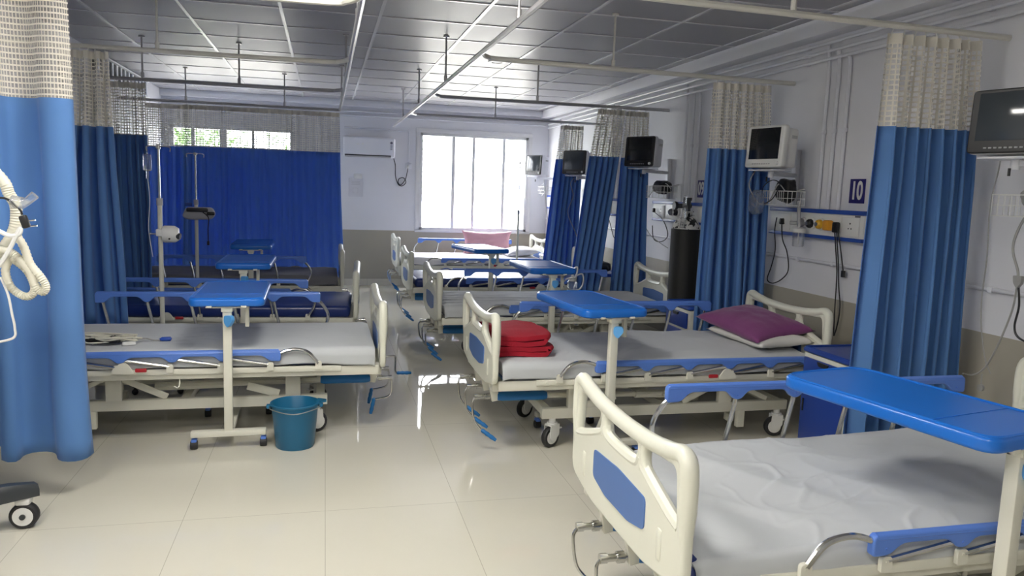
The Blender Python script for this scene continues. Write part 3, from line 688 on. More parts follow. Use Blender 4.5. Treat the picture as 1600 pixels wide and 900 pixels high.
# ------------------------------------------------------------------ bedside cabinets (local: front faces -x)
def cabinet(label, x, y, top='navy', wd=0.40, dp=0.42, h=0.66):
    c = thing('bedside_cabinet', label, 'bedside cabinet', (x + dp / 2, y, 0), 0, 'blue bedside cabinets')
    hx = dp / 2
    mb = MB().box((0.004, 0, 0.345), (dp - 0.008, wd, 0.57), 0.006)
    obj('body', mb, 'white_paint', c, ('cbody', wd, dp))
    mb2 = MB().mesh(plate_mesh(rpoly([(-hx - 0.005, -wd / 2 - 0.008), (hx, -wd / 2 - 0.008), (hx, wd / 2 + 0.008), (-hx - 0.005, wd / 2 + 0.008)], 0.02, 4), [], 0.022, 0.006), Matrix.Translation((0, 0, h - 0.014)))
    mb2.tube([Vector((px, py, h)) for px, py in rpoly([(-hx + 0.005, -wd / 2 + 0.002), (hx - 0.01, -wd / 2 + 0.002), (hx - 0.01, wd / 2 - 0.002), (-hx + 0.005, wd / 2 - 0.002)], 0.02, 4)], 0.007, 6, closed=True)
    obj('top_tray', mb2, top, c, ('ctop', top, wd, dp))
    d = obj('drawer', lambda: MB().box((-hx - 0.004, 0, 0.548), (0.014, wd - 0.045, 0.118), 0.004), 'navy', c, ('cdr', wd, dp))
    obj('finger_grip', lambda: MB().prism(rpoly([(-0.05, 0.012), (0.05, 0.012), (0.035, -0.012), (-0.035, -0.012)], 0.008, 3), 0.01, Matrix(((0, 0, 1, -hx - 0.014), (1, 0, 0, 0), (0, 1, 0, 0.59), (0, 0, 0, 1)))), 'black', d, ('cgr', wd, dp))
    d = obj('door', lambda: MB().box((-hx - 0.004, 0, 0.275), (0.014, wd - 0.045, 0.39), 0.004), 'navy', c, ('cdo', wd, dp))
    obj('door_grip', lambda: MB().box((-hx - 0.015, wd / 2 - 0.05, 0.33), (0.008, 0.012, 0.075), 0.004), 'black', d, ('cdg', wd, dp))
    for sx in (-1, 1):
        for sy in (-1, 1):
            obj('caster', lambda: MB().cyl((0, 0, 0.06), (0, 0, 0.045), 0.008, 8).lathe([(0.01, -0.012), (0.024, -0.011), (0.025, 0), (0.024, 0.011), (0.01, 0.012)], (0, 0, 0.025), 14, Matrix.Rotation(PI / 2, 4, 'X')), 'rubber', c, 'ccast', loc=(sx * (hx - 0.04), sy * (wd / 2 - 0.04), 0))
    return c
cabinet('navy bedside cabinet beside the purple pillow, under bay number 10', 2.695, 3.60)
cabinet('blue and white bedside cabinet in front of the black gas cylinder', 2.69, 5.43, 'trunk_blue')
cabinet('white bedside cabinet with navy top carrying the black bag, beyond the grey-sheeted bed', 2.62, 7.62)
cabinet('sunlit white bedside cabinet near the window, carrying the green-capped bottle', 2.80, 9.65, 'ac_white')

# ------------------------------------------------------------------ pillows, blanket, bucket
def pillow(label, name, c, dims, rot, m, seed, flange=0.0, cat='pillow'):
    a, b, t = dims[0] / 2, dims[1] / 2, dims[2] / 2; N = 28; vs = []; fs = []
    for side in (1, -1):
        for j in range(N + 1):
            for i in range(N + 1):
                u, v = i / N * 2 - 1, j / N * 2 - 1
                cu = max(0, 1 - abs(u) ** 2.6) ; cv = max(0, 1 - abs(v) ** 2.6)
                h = (cu * cv) ** 0.42 * t
                pin = 1 - 0.10 * (1 - abs(u)) ** 0 * (1 - (abs(u) * abs(v)) ** 2)
                nz = noise.noise(Vector((u * 3 + seed, v * 3, side * 2))) * 0.12 * h + noise.noise(Vector((u * 9 + seed, v * 7, side))) * 0.05 * t * (cu * cv) ** 0.2
                vs.append((u * a * (pin + 0.04 * abs(v) ** 3), v * b * (pin + 0.04 * abs(u) ** 3), side * h * (1 if side > 0 else 0.75) + nz))
    n1 = N + 1
    for s in range(2):
        o = s * n1 * n1
        for j in range(N):
            for i in range(N):
                f = (o + j * n1 + i, o + j * n1 + i + 1, o + (j + 1) * n1 + i + 1, o + (j + 1) * n1 + i)
                fs.append(f if s == 0 else f[::-1])
    me = bpy.data.meshes.new(name); me.from_pydata(vs, [], fs)
    bm = bmesh.new(); bm.from_mesh(me); bmesh.ops.remove_doubles(bm, verts=bm.verts[:], dist=0.0008); bmesh.ops.recalc_face_normals(bm, faces=bm.faces[:]); bm.to_mesh(me); bm.free()
    me.shade_smooth(); me.materials.append(M[m])
    o = obj(name, me, None); o.location = c; o.rotation_euler = rot
    return tag(o, label, cat)
pillow('white pillow with dark piping lying under the purple one', 'pillow', (2.78, 4.42, 0.603), (0.38, 0.62, 0.13), (0, -0.05, 0.05), 'white_cotton', 1)
pillow('purple pillow propped on the white one against the head board', 'pillow', (2.765, 4.47, 0.674), (0.43, 0.66, 0.16), (0.08, -0.14, 0.10), 'purple', 4)
pillow('pink satin pillow standing against the back wall below the window', 'pillow', (2.35, 11.12, 0.70), (0.74, 0.36, 0.15), (PI / 2 - 0.25, 0, 0.0), 'pink', 6)
pillow('white pillow lying at the head of the window bed', 'pillow', (2.74, 10.75, 0.605), (0.45, 0.60, 0.15), (0, -0.12, 0), 'sheet_white', 9)
def blanket():
    # one long cloth folded back and forth, profile in x-z, length along y
    prof = []; t = 0.030; L = 0.30
    z = 0.562; d = 1; x = 0.0
    rows = 4
    for r in range(rows):
        xs = [0, 0.33, 0.66, 1.0]
        a, b = (0.0 + 0.012 * (r % 2), L + 0.02 * math.sin(r * 2.1)) 
        seq = xs if d > 0 else xs[::-1]
        for q in seq: prof.append((a + (b - a) * q, z + 0.004 * math.sin(q * 5 + r)))
        if r < rows - 1:
            e = b + 0.016 if d > 0 else a - 0.016
            prof.append((e, z + t * 0.5))
        z += t; d = -d
    p3 = smooth([(x, 0, z) for x, z in prof], 5)
    NY = 26; vs = []; fs = []; n = len(p3); th = 0.0125
    nr = []
    for i in range(n):
        tg = (p3[min(i + 1, n - 1)] - p3[max(i - 1, 0)]).normalized(); nr.append(Vector((-tg.z, 0, tg.x)))
    ring = [p3[i] + nr[i] * th for i in range(n)] + [p3[i] - nr[i] * th for i in range(n - 1, -1, -1)]
    m = len(ring)
    for j in range(NY + 1):
        v = j / NY; e = min(v, 1 - v)
        sh = 0.02 * math.sin(v * 4) ; taper = 1 - 0.06 * max(0, 0.1 - e) / 0.1
        for q in ring:
            nz = noise.noise(Vector((q.x * 9, v * 5, q.z * 20))) * 0.010
            rise = 1 + 0.10 * math.sin(v * 3.1 + 0.4)
            vs.append((q.x * taper + sh + nz, (v - 0.5) * 0.56 + 0.006 * noise.noise(Vector((q.x * 12, q.z * 30, j * 0.2))), 0.545 + (q.z - 0.545) * rise * (1 if e > 0.02 else 0.99) + nz * 0.5 * (q.z > 0.58)))
    for j in range(NY):
        for k in range(m): fs.append((j * m + k, j * m + (k + 1) % m, (j + 1) * m + (k + 1) % m, (j + 1) * m + k))
    # end strips
    for j in (0, NY):
        for i in range(n - 1): fs.append((j * m + i, j * m + i + 1, j * m + m - 2 - i, j * m + m - 1 - i))
    mb = MB(); mb.add(vs, fs); return mb.build('blanket', 60)
o = obj('folded_blanket', blanket(), 'red'); o.location = (0.955, 4.42, 0.004); tag(o, 'red folded fleece blanket at the foot of the bed with the purple pillow', 'blanket')

bk = thing('bucket', 'blue plastic bucket on the floor at the end of the nearest left bed', 'bucket', (-0.165, 4.40, 0))
obj('bucket_body', MB().lathe([(0.002, 0.004), (0.098, 0.004), (0.102, 0.0), (0.108, 0.01), (0.128, 0.235), (0.131, 0.247), (0.137, 0.250), (0.137, 0.257), (0.129, 0.259), (0.124, 0.252), (0.104, 0.02), (0.002, 0.016)], (0, 0, 0), 40, cap=False), 'bucket', bk)
obj('bucket_handle', MB().tube(smooth([(-0.136, -0.02, 0.243), (-0.12, -0.085, 0.238), (0, -0.146, 0.226), (0.12, -0.085, 0.238), (0.136, -0.02, 0.243)], 8), 0.003, 6), 'steel', bk)
for s in (-1, 1): obj('handle_lug', MB().box((0.142 * s, -0.01, 0.240), (0.028, 0.04, 0.022), 0.006), 'bucket', bk)
obj('pour_lip', MB().prism(rpoly([(0.125, -0.04), (0.175, -0.012), (0.175, 0.012), (0.125, 0.04)], 0.01, 3), 0.012, Matrix.Translation((0, 0.03, 0.252))), 'bucket', bk)

# ------------------------------------------------------------------ wall service panels, plates, pipes on the right wall
XW = XR
def yz(x): return Matrix(((0, 0, 1, x), (1, 0, 0, 0), (0, 1, 0, 0), (0, 0, 0, 1)))
def gas_outlet(parent, y, z, m, r=0.042):
    f = Matrix.Rotation(-PI / 2, 4, 'Y')
    g = obj('gas_outlet', MB().lathe([(0.004, 0), (r, 0), (r, 0.008), (r * 0.85, 0.012), (0.004, 0.012)], (XW - 0.054, y, z), 20, f), 'white_plastic', parent)
    obj('outlet_ring', MB().lathe([(0.012, 0.010), (r * 0.78, 0.010), (r * 0.72, 0.034), (r * 0.45, 0.044), (0.012, 0.044)], (XW - 0.054, y, z), 8 if m != 'yellow' else 18, f), m, g)
    obj('outlet_socket', MB().lathe([(0.002, 0.03), (r * 0.34, 0.03), (r * 0.34, 0.050), (0.002, 0.050)], (XW - 0.054, y, z), 14, f), 'steel', g)
    return g
def bed_head_panel(label, y0, y1, z0=1.255, z1=1.415, outlets=(), plates=(), extra=True):
    yc = (y0 + y1) / 2; w_ = y1 - y0
    p = thing('bed_head_panel', label, 'wall panel', (XW, yc, 1.33), 0)
    p.location = (0, 0, 0)
    obj('housing', MB().box((XW - 0.026, yc, (z0 + z1) / 2), (0.05, w_, z1 - z0), 0.004), 'white_plastic', p)
    obj('top_strip', MB().bar((XW - 0.032, y0 - 0.008, z1 + 0.010), (XW - 0.032, y1 + 0.004, z1 + 0.010), 0.064, 0.028, 0.003), 'trunk_blue', p)
    obj('bottom_strip', MB().bar((XW - 0.030, y0 - 0.004, z0 - 0.006), (XW - 0.030, y1 + 0.004, z0 - 0.006), 0.060, 0.024, 0.003), 'trunk_blue', p)
    for y in plates:
        s = obj('socket_plate', MB().box((XW - 0.054, y, 1.333), (0.010, 0.17, 0.125), 0.004), 'white_plastic', p)
        obj('socket_holes', MB().cyl((XW - 0.0605, y, 1.355), (XW - 0.056, y, 1.355), 0.006, 8).cyl((XW - 0.0605, y - 0.014, 1.322), (XW - 0.056, y - 0.014, 1.322), 0.005, 8).cyl((XW - 0.0605, y + 0.014, 1.322), (XW - 0.056, y + 0.014, 1.322), 0.005, 8), 'black', s)
    for y, m in outlets: gas_outlet(p, y, 1.336, m)
    return p
p10 = bed_head_panel('white service panel with blue strips and yellow gas outlet under the 10 plate', 4.19, 5.24, outlets=((4.82, 'steel'), (4.715, 'black'), (4.61, 'yellow')), plates=(5.06, 4.31))
obj('valve_block', MB().box((XW - 0.075, 4.515, 1.333), (0.05, 0.062, 0.07), 0.012), 'orange', p10)
obj('socket_plate', MB().box((XW - 0.054, 4.43, 1.333), (0.010, 0.06, 0.125), 0.004), 'white_plastic', p10)
obj('maker_label', MB().box((XW - 0.0535, 4.25, 1.402), (0.004, 0.05, 0.010), 0.001), 'ink', p10)
p9 = bed_head_panel('white service panel behind the wrapped top of the gas cylinder', 6.32, 7.42, outlets=((6.95, 'steel'), (6.84, 'black')), plates=(7.22, 6.5))
p8 = bed_head_panel('service panel half hidden behind the slanting curtain beyond bay 09', 8.4, 9.0, outlets=(), plates=(8.7,))
p7 = bed_head_panel('sun-bleached service panel between the window and the farthest curtain', 10.2, 11.35, outlets=((10.72, 'black'), (10.62, 'yellow')), plates=(11.15, 10.95))
pFG = bed_head_panel('service panel above the front right bed, beyond the picture edge', 2.05, 2.78, outlets=((2.3, 'steel'),), plates=(2.6,))

def plug(parent_name, label, x, y, z, pts, m='black', r=0.0045, end=None, body=(0.03, 0.032, 0.045)):
    t = thing('power_cord', label, 'power cord', (0, 0, 0))
    obj('cable', MB().tube(smooth(pts, 6), r, 6), m, t)
    obj('plug', MB().box((x, y, z), body, 0.008), 'black', t)
    if end: obj('connector', MB().box(end, (0.022, 0.024, 0.045), 0.005), 'black', t)
    return t
plug('', 'black cord looping down from the left socket of the panel under plate 10', 3.305, 5.055, 1.335, [(3.31, 5.13, 1.36), (3.32, 5.16, 1.26), (3.33, 5.15, 1.116), (3.34, 5.20, 0.983), (3.34, 5.242, 0.879), (3.34, 5.164, 0.857), (3.34, 5.05, 0.902), (3.34, 4.977, 0.978), (3.33, 4.995, 1.11), (3.32, 5.049, 1.201), (3.305, 5.054, 1.32)])
c2 = plug('', 'black doubled cord hanging straight down from the right socket of panel 10', 3.29, 4.41, 1.325, [(3.29, 4.42, 1.31), (3.31, 4.42, 1.19), (3.335, 4.42, 1.04), (3.345, 4.425, 0.93), (3.345, 4.42, 0.80), (3.345, 4.41, 0.62), (3.345, 4.40, 0.605), (3.345, 4.375, 0.70), (3.345, 4.37, 0.81), (3.345, 4.40, 0.934), (3.34, 4.41, 1.04), (3.32, 4.405, 1.15), (3.29, 4.40, 1.31)], end=(3.34, 4.36, 1.02), body=(0.035, 0.04, 0.07))
obj('cable', MB().tube(smooth([(3.29, 4.385, 1.31), (3.31, 4.37, 1.19), (3.33, 4.365, 1.09), (3.34, 4.36, 1.035)], 6), 0.0045, 6), 'black', c2)
plug('', 'black cord curling below the panel of bay 09', 3.305, 7.35, 1.34, [(3.3, 7.35, 1.33), (3.32, 7.15, 1.25), (3.335, 7.05, 1.12), (3.34, 7.12, 1.05), (3.34, 7.27, 1.02), (3.34, 7.40, 1.05), (3.33, 7.42, 1.18)])
plug('', 'thin dark cord below the half-hidden panel beyond bay 09', 3.305, 8.75, 1.34, [(3.3, 8.75, 1.33), (3.33, 8.70, 1.2), (3.34, 8.62, 1.08), (3.34, 8.55, 1.0), (3.34, 8.50, 0.97)])

def number_plate(txt, y, label):
    p = obj('number_plate', MB().box((XW - 0.004, y, 1.567), (0.006, 0.145, 0.158), 0.001), 'navy_plate'); tag(p, label, 'number sign')
    me = text_mesh(txt, 0.165, 0.003, 0.70, 0.0035)
    mb = MB().mesh(me, Matrix(((0, 0, -1, XW - 0.0085), (-1, 0, 0, y), (0, 1, 0, 1.565), (0, 0, 0, 1))))
    o = obj('digits', mb, 'white_plastic', p); o['label'] = 'white digits ' + txt
    return p
number_plate('10', 4.34, 'navy number plate reading ten on the wall beside the front right curtain')
number_plate('09', 6.48, 'smaller-looking navy number plate reading nine, above the black gas cylinder')

def wall_pipe(label, pts, r=0.013, clips=(), m='ac_white'):
    t = thing('wall_conduit', label, 'conduit pipe', (0, 0, 0), 0, 'white service pipes on the walls')
    obj('pipe', MB().tube(pts, r, 8), m, t)
    for c in clips: obj('clip', MB().box(c, (0.03, 0.03, 0.03), 0.005), m, t)
for ys, lab in (((4.50, 4.61, 4.72), 'bay 10'), ((6.58, 6.70, 6.84), 'bay 09'), ((8.55, 8.65, 8.75), 'the bay beyond 09'), ((10.62, 10.76, 10.9), 'the window bay')):
    for i, y in enumerate(ys):
        wall_pipe('vertical white pipe rising from the panel of %s, %s of its three' % (lab, ('rightmost', 'middle', 'leftmost')[i]), smooth([(XW - 0.02, y, 1.43), (XW - 0.02, y, 2.0), (XW - 0.02, y, 2.38), (XW - 0.035, y, 2.45 + 0.05 * i)], 5), clips=[(XW - 0.02, y, 1.97)])
for i in range(3):
    z = 2.46 + 0.055 * i
    wall_pipe('long horizontal white pipe high on the right wall, %s of three' % ('lowest', 'middle', 'highest')[i], [(XW - 0.035, -2.9, z), (XW - 0.035, 11.5, z)], 0.012, clips=[(XW - 0.03, y, z) for y in (3.4, 4.95, 6.3, 7.9, 9.6)])
wall_pipe('low horizontal white gas pipe under the service panels on the right wall', [(XW - 0.02, -2.9, 1.062), (XW - 0.02, 11.5, 1.08)], 0.011, clips=[(XW - 0.018, y, 1.065 + 0.001 * y) for y in (2.9, 3.22, 4.5, 4.9, 5.3, 6.9, 7.6, 9.6)])
for i, z in enumerate((2.50, 2.56)):
    wall_pipe('horizontal white pipe high on the back wall, %s of two' % ('lower', 'upper')[i], [(XL + 0.05, YB - 0.03, z), (XR - 0.06, YB - 0.03, z)], 0.012, clips=[(x, YB - 0.025, z) for x in (0.5, 1.3, 2.1)])
wall_pipe('thin white pipe running from above the air conditioner down to its socket', smooth([(0.27, YB - 0.02, 2.33), (0.8, YB - 0.02, 2.32), (1.19, YB - 0.02, 2.31), (1.21, YB - 0.02, 2.28), (1.21, YB - 0.02, 1.85)], 4), 0.010, clips=[(1.21, YB - 0.02, 2.31)])

# ------------------------------------------------------------------ patient monitors on wall arms
def monitor(label, c, rz, case, size=(0.17, 0.35, 0.29), bezel='black', scr='screen', mount_y=None, knob=True, grp=None):
    d, wd, h = size
    t = thing('patient_monitor', label, 'monitor', c, rz, 'patient monitors on the right wall'); t.rotation_euler = (0, 0.06, rz)
    # local front is -x
    mb = MB(); mb.mesh(plate_mesh(rpoly([(-wd / 2, -h / 2), (wd / 2, -h / 2), (wd / 2, h / 2), (-wd / 2, h / 2)], 0.022, 4), [], 0.05, 0.012), Matrix(((0, 0, 1, -d / 2 + 0.03), (1, 0, 0, 0), (0, 1, 0, 0), (0, 0, 0, 1))))
    mb.box((0.02, 0, -0.005), (d - 0.06, wd * 0.92, h * 0.94), 0.02)
    obj('case', mb, case, t)
    if bezel: obj('bezel', MB().mesh(plate_mesh(rpoly([(-wd / 2 + 0.002, -h / 2 + 0.002), (wd / 2 - 0.002, -h / 2 + 0.002), (wd / 2 - 0.002, h / 2 - 0.002), (-wd / 2 + 0.002, h / 2 - 0.002)], 0.02, 4), [], 0.02, 0.006), Matrix(((0, 0, 1, -d / 2 + 0.004), (1, 0, 0, 0), (0, 1, 0, 0), (0, 0, 0, 1)))), bezel, t)
    xf = -d / 2 - (0.0065 if bezel else -0.0045)
    obj('screen', MB().box((xf, 0, 0.02), (0.004, wd * 0.80, h * 0.74), 0.001), scr, t)
    obj('button_row', MB().box((xf, -0.02 * 0, -h / 2 + 0.026), (0.004, 0.012, 0.008), 0.001), 'grey_plastic', t) if False else None
    bt = MB()
    for i in range(8): bt.box((xf - 0.001, 0.09 - i * 0.022, -h / 2 + 0.025), (0.003, 0.014, 0.007), 0.001)
    obj('button_strip', bt, 'grey_plastic', t)
    if knob: obj('dial', MB().lathe([(0.002, 0), (0.013, 0), (0.012, 0.012), (0.002, 0.012)], (xf, -wd / 2 + 0.035, -h / 2 + 0.028), 14, Matrix.Rotation(-PI / 2, 4, 'Y')), 'white_plastic', t)
    obj('side_vents', MB().box((0.03, -wd * 0.46 - 0.001, 0.07), (0.05, 0.004, 0.022), 0.001), 'grey_plastic', t)
    return t
def mount(label, mc, my, zb, rail_z=(1.46, 1.86)):
    """wall rail, horizontal arm and shelf under a monitor whose bottom is at zb"""
    t = thing('monitor_bracket', label, 'wall bracket', (0, 0, 0), 0, 'wall brackets under the monitors')
    obj('wall_rail', MB().box((XW - 0.02, my, (rail_z[0] + rail_z[1]) / 2), (0.035, 0.05, rail_z[1] - rail_z[0]), 0.004), 'ac_white', t)
    obj('arm', MB().bar((XW - 0.03, my, zb - 0.035), (mc[0], mc[1], zb - 0.03), 0.05, 0.03, 0.006).cyl((mc[0], mc[1], zb - 0.06), (mc[0], mc[1], zb - 0.012), 0.02, 12), 'ac_white', t)
    obj('shelf', MB().box((mc[0] - 0.01, mc[1], zb - 0.010), (0.17, 0.24, 0.010), 0.003, rz=mc[2]), 'ac_white', t)
    obj('clamp_screw', MB().cyl((mc[0] - 0.03, mc[1], zb - 0.055), (mc[0] - 0.03, mc[1], zb - 0.09), 0.006, 8), 'black', t)
MON = [
 ('white-cased monitor with dark screen on an arm beside plate 10', (3.06, 4.86, 1.855), 0.22, 'white_plastic', None, 'screen', 5.01),
 ('black-fronted monitor with white case above the cylinder in bay 09', (3.02, 7.00, 1.905), 0.50, 'ac_white', 'black', 'screen', 7.17),
 ('black-fronted monitor with a grey screen next to the curtain beyond bay 09', (3.02, 9.02, 1.855), 0.60, 'ac_white', 'black', 'screen_grey', 9.06),
 ('smallest black-fronted monitor, beside the window', (3.05, 10.98, 1.87), 0.45, 'ac_white', 'black', 'screen_grey', 11.1),
 ('large black-framed monitor at the right edge of the picture above the front bed', (3.04, 2.86, 1.875), 0.30, 'white_plastic', 'black', 'screen_grey', 2.80)]
for lab, c, rz, case, bez, scr, my in MON:
    monitor(lab, c, rz, case, bezel=bez, scr=scr, knob=True)
    mount('white wall arm and shelf under the ' + lab.replace(' with dark screen on an arm', '').replace(' at the right edge of the picture', '').replace(' with a grey screen', '').replace(' with white case', ''), (c[0], c[1], rz), my, c[2] - 0.148)

def basket(label, y0, y1, z0, z1, xb=XW - 0.10, dp=0.17):
    t = thing('wire_basket', label, 'basket', (0, 0, 0), 0, 'wire baskets below the monitors')
    mb = MB(); r = 0.0022
    x0 = xb - dp
    for z in (z0, (z0 + z1) / 2, z1): mb.tube([(x0, y0, z), (x0, y1, z), (xb, y1, z), (xb, y0, z)], r if z != z1 else 0.0035, 5, closed=True)
    n = 12
    for i in range(n + 1):
        y = y0 + (y1 - y0) * i / n
        mb.tube([(x0, y, z1), (x0, y, z0), (xb, y, z0), (xb, y, z1)], r, 4)
    for i in range(1, 5):
        x = x0 + dp * i / 5; mb.tube([(x, y0, z1), (x, y0, z0), (x, y1, z0), (x, y1, z1)], r, 4)
    obj('wire_frame', mb, 'white_plastic', t)
    obj('hanger', MB().tube([(xb, (y0 + y1) / 2, z1), (XW - 0.002, (y0 + y1) / 2, z1 + 0.02)], 0.006, 6), 'white_plastic', t)
    return t
basket('white wire basket below the white-cased monitor', 4.76, 5.06, 1.455, 1.555)
basket('white wire basket below the bay 09 monitor', 6.78, 7.12, 1.47, 1.585)
basket('wire basket in shadow below the third monitor from the front', 8.78, 9.08, 1.44, 1.54)
basket('wire basket beside the window below the smallest monitor', 10.80, 11.12, 1.46, 1.56)
basket('wire basket on the wall at the right edge of the picture', 2.60, 3.03, 1.455, 1.555)
def pouch(name, label, c, d, m, seed, cat):
    bm = bmesh.new(); bmesh.ops.create_icosphere(bm, subdivisions=4, radius=1.0)
    for v in bm.verts:
        n = noise.noise(v.co * 1.8 + Vector((seed, 0, 0))); k = 1 + 0.22 * n + 0.08 * noise.noise(v.co * 6)
        q = v.co * k; v.co = Vector((math.copysign(abs(q.x) ** 0.8, q.x) * d[0] / 2, math.copysign(abs(q.y) ** 0.8, q.y) * d[1] / 2, math.copysign(abs(q.z) ** 0.75, q.z) * d[2] / 2))
    me = bpy.data.meshes.new(name); bm.to_mesh(me); bm.free(); me.shade_smooth(); me.materials.append(M[m])
    o = obj(name, me, None); o.location = c; return tag(o, label, cat)
pouch('cuff_pouch', 'black rolled cuff stuffed into the basket below the white-cased monitor', (3.20, 4.87, 1.560), (0.11, 0.17, 0.17), 'black', 2, 'cuff')
pouch('cuff_pouch', 'black rolled cuff piled on the basket below the bay 09 monitor', (3.20, 6.95, 1.575), (0.12, 0.30, 0.13), 'black', 5, 'cuff')
pouch('cuff_pouch', 'black rolled cuff in the shadowed basket below the third monitor', (3.20, 8.93, 1.535), (0.11, 0.22, 0.13), 'black', 8, 'cuff')
pouch('cable_bundle', 'grey bundle of coiled leads in the basket at the right edge', (3.20, 2.86, 1.545), (0.10, 0.16, 0.11), 'cable_grey', 9, 'cable')
pouch('plastic_bag', 'crumpled clear plastic bag hanging left of the white-cased monitor basket', (3.03, 4.97, 1.47), (0.07, 0.17, 0.17), 'clear', 12, 'plastic bag')
pouch('handbag', 'black bag lying on the cabinet between the two blue curtain bunches', (2.83, 7.60, 0.725), (0.22, 0.30, 0.12), 'black', 15, 'bag')

def lead(name, label, pts, r, m, cat='cable'):
    o = obj(name, MB().tube(smooth(pts, 8), r, 6), m); return tag(o, label, cat)
lead('lead_cable', 'grey lead looping from the white-cased monitor into its basket', [(3.00, 4.96, 1.70), (2.98, 5.00, 1.60), (3.02, 4.98, 1.50), (3.08, 4.96, 1.45), (3.10, 4.90, 1.50), (3.10, 4.82, 1.60), (3.13, 4.78, 1.56)], 0.004, 'cable_grey')
lead('lead_cable', 'dark lead tangled over the basket below the white-cased monitor', [(3.10, 5.02, 1.47), (3.09, 4.99, 1.58), (3.09, 4.88, 1.63), (3.10, 4.80, 1.60), (3.09, 4.86, 1.50), (3.09, 4.97, 1.46)], 0.0035, 'black')
lead('lead_cable', 'white lead hanging in a long loop below the bay 09 basket', [(3.2, 7.12, 1.56), (3.19, 7.32, 1.42), (3.20, 7.38, 1.25), (3.24, 7.28, 1.1), (3.28, 7.1, 1.02), (3.30, 6.95, 0.98)], 0.0035, 'cable_grey')
lead('lead_cable', 'pale lead draped over the black cuff in the bay 09 basket', [(3.19, 7.10, 1.56), (3.17, 7.02, 1.62), (3.17, 6.92, 1.54), (3.17, 6.82, 1.61), (3.19, 6.73, 1.56)], 0.0035, 'white_plastic')
lead('lead_cable', 'thin white lead running down in front of the third monitor curtain', [(2.98, 9.0, 1.68), (2.92, 8.98, 1.60), (2.95, 8.95, 1.45), (2.90, 8.98, 1.25), (2.98, 8.96, 1.05), (3.05, 8.95, 0.9)], 0.004, 'cable_grey')
lead('lead_cable', 'coiled white lead below the smallest monitor beside the window', [(3.16, 11.0, 1.66), (3.14, 10.9, 1.55), (3.13, 10.86, 1.48), (3.13, 10.98, 1.44), (3.13, 11.06, 1.52), (3.13, 10.96, 1.60), (3.13, 10.84, 1.55), (3.16, 10.80, 1.2), (3.25, 10.9, 0.95)], 0.004, 'cable_grey')
lead('lead_cable', 'thin pale lead hanging along the right edge of the front right curtain', [(3.12, 3.02, 1.73), (3.22, 3.12, 1.68), (3.255, 3.18, 1.5), (3.25, 3.16, 1.25), (3.26, 3.17, 0.97), (3.26, 3.12, 0.75), (3.26, 3.07, 0.66)], 0.0035, 'cable_grey')
t = thing('probe_lead', 'grey Y-shaped lead with clip hanging from the basket at the right edge', 'cable', (0, 0, 0))
obj('cable', MB().tube(smooth([(3.22, 2.90, 1.53), (3.20, 2.95, 1.40), (3.20, 2.97, 1.30), (3.20, 2.93, 1.2), (3.20, 2.925, 1.17)], 6), 0.006, 6), 'cable_grey', t)
obj('yoke', MB().prism(rpoly([(-0.025, 0.03), (0.025, 0.03), (0.02, -0.005), (0.0, -0.03), (-0.02, -0.005)], 0.006, 3), 0.018, Matrix(((0, 0, 1, 3.20), (1, 0, 0, 2.92), (0, 1, 0, 1.145), (0, 0, 0, 1)))), 'cable_grey', t)
obj('lead_wire', MB().tube(smooth([(3.20, 2.925, 1.12), (3.22, 2.95, 1.02), (3.24, 3.0, 0.90), (3.25, 3.06, 0.76), (3.24, 3.10, 0.675), (3.20, 3.12, 0.645), (3.12, 3.10, 0.66)], 8), 0.0045, 6), 'cable_grey', t)
obj('lead_wire', MB().tube(smooth([(3.20, 2.915, 1.12), (3.21, 2.91, 1.03), (3.22, 2.93, 0.93), (3.22, 2.90, 0.88), (3.22, 2.80, 0.86)], 8), 0.005, 6), 'black', t)
obj('sensor_clip', MB().lathe([(0.010, -0.006), (0.018, -0.006), (0.018, 0.006), (0.010, 0.006)], (3.23, 3.09, 0.585), 16, Matrix.Rotation(-PI / 2, 4, 'Y')).tube([(3.24, 3.10, 0.655), (3.235, 3.095, 0.60)], 0.003, 5), 'cable_grey', t)

# humidifier bottle on panel 10
t = thing('humidifier_bottle', 'clear oxygen humidifier jar with white cap hanging from the panel under plate 10', 'humidifier bottle', (3.255, 4.76, 1.17))
obj('jar', MB().lathe([(0.002, 0.0), (0.036, 0.0), (0.039, 0.006), (0.041, 0.10), (0.002, 0.10)], (0, 0, 0), 24, cap=False), 'clear', t)
obj('cap', MB().lathe([(0.002, 0.10), (0.046, 0.10), (0.047, 0.125), (0.03, 0.135), (0.002, 0.135)], (0, 0, 0), 24), 'white_plastic', t)
obj('flow_meter', MB().cyl((0, 0, 0.13), (0, 0, 0.165), 0.010, 10).cyl((0, 0.005, 0.165), (0, 0.03, 0.32), 0.012, 12).cyl((0, 0.005, 0.155), (0.11, 0.045, 0.168), 0.012, 12), 'grey_plastic', t)
obj('flow_knob', MB().cyl((-0.01, 0.02, 0.165), (-0.045, 0.05, 0.165), 0.013, 10), 'grey_plastic', t)
obj('dip_tube', MB().cyl((0, 0, 0.02), (0, 0, 0.10), 0.004, 8), 'white_plastic', t)

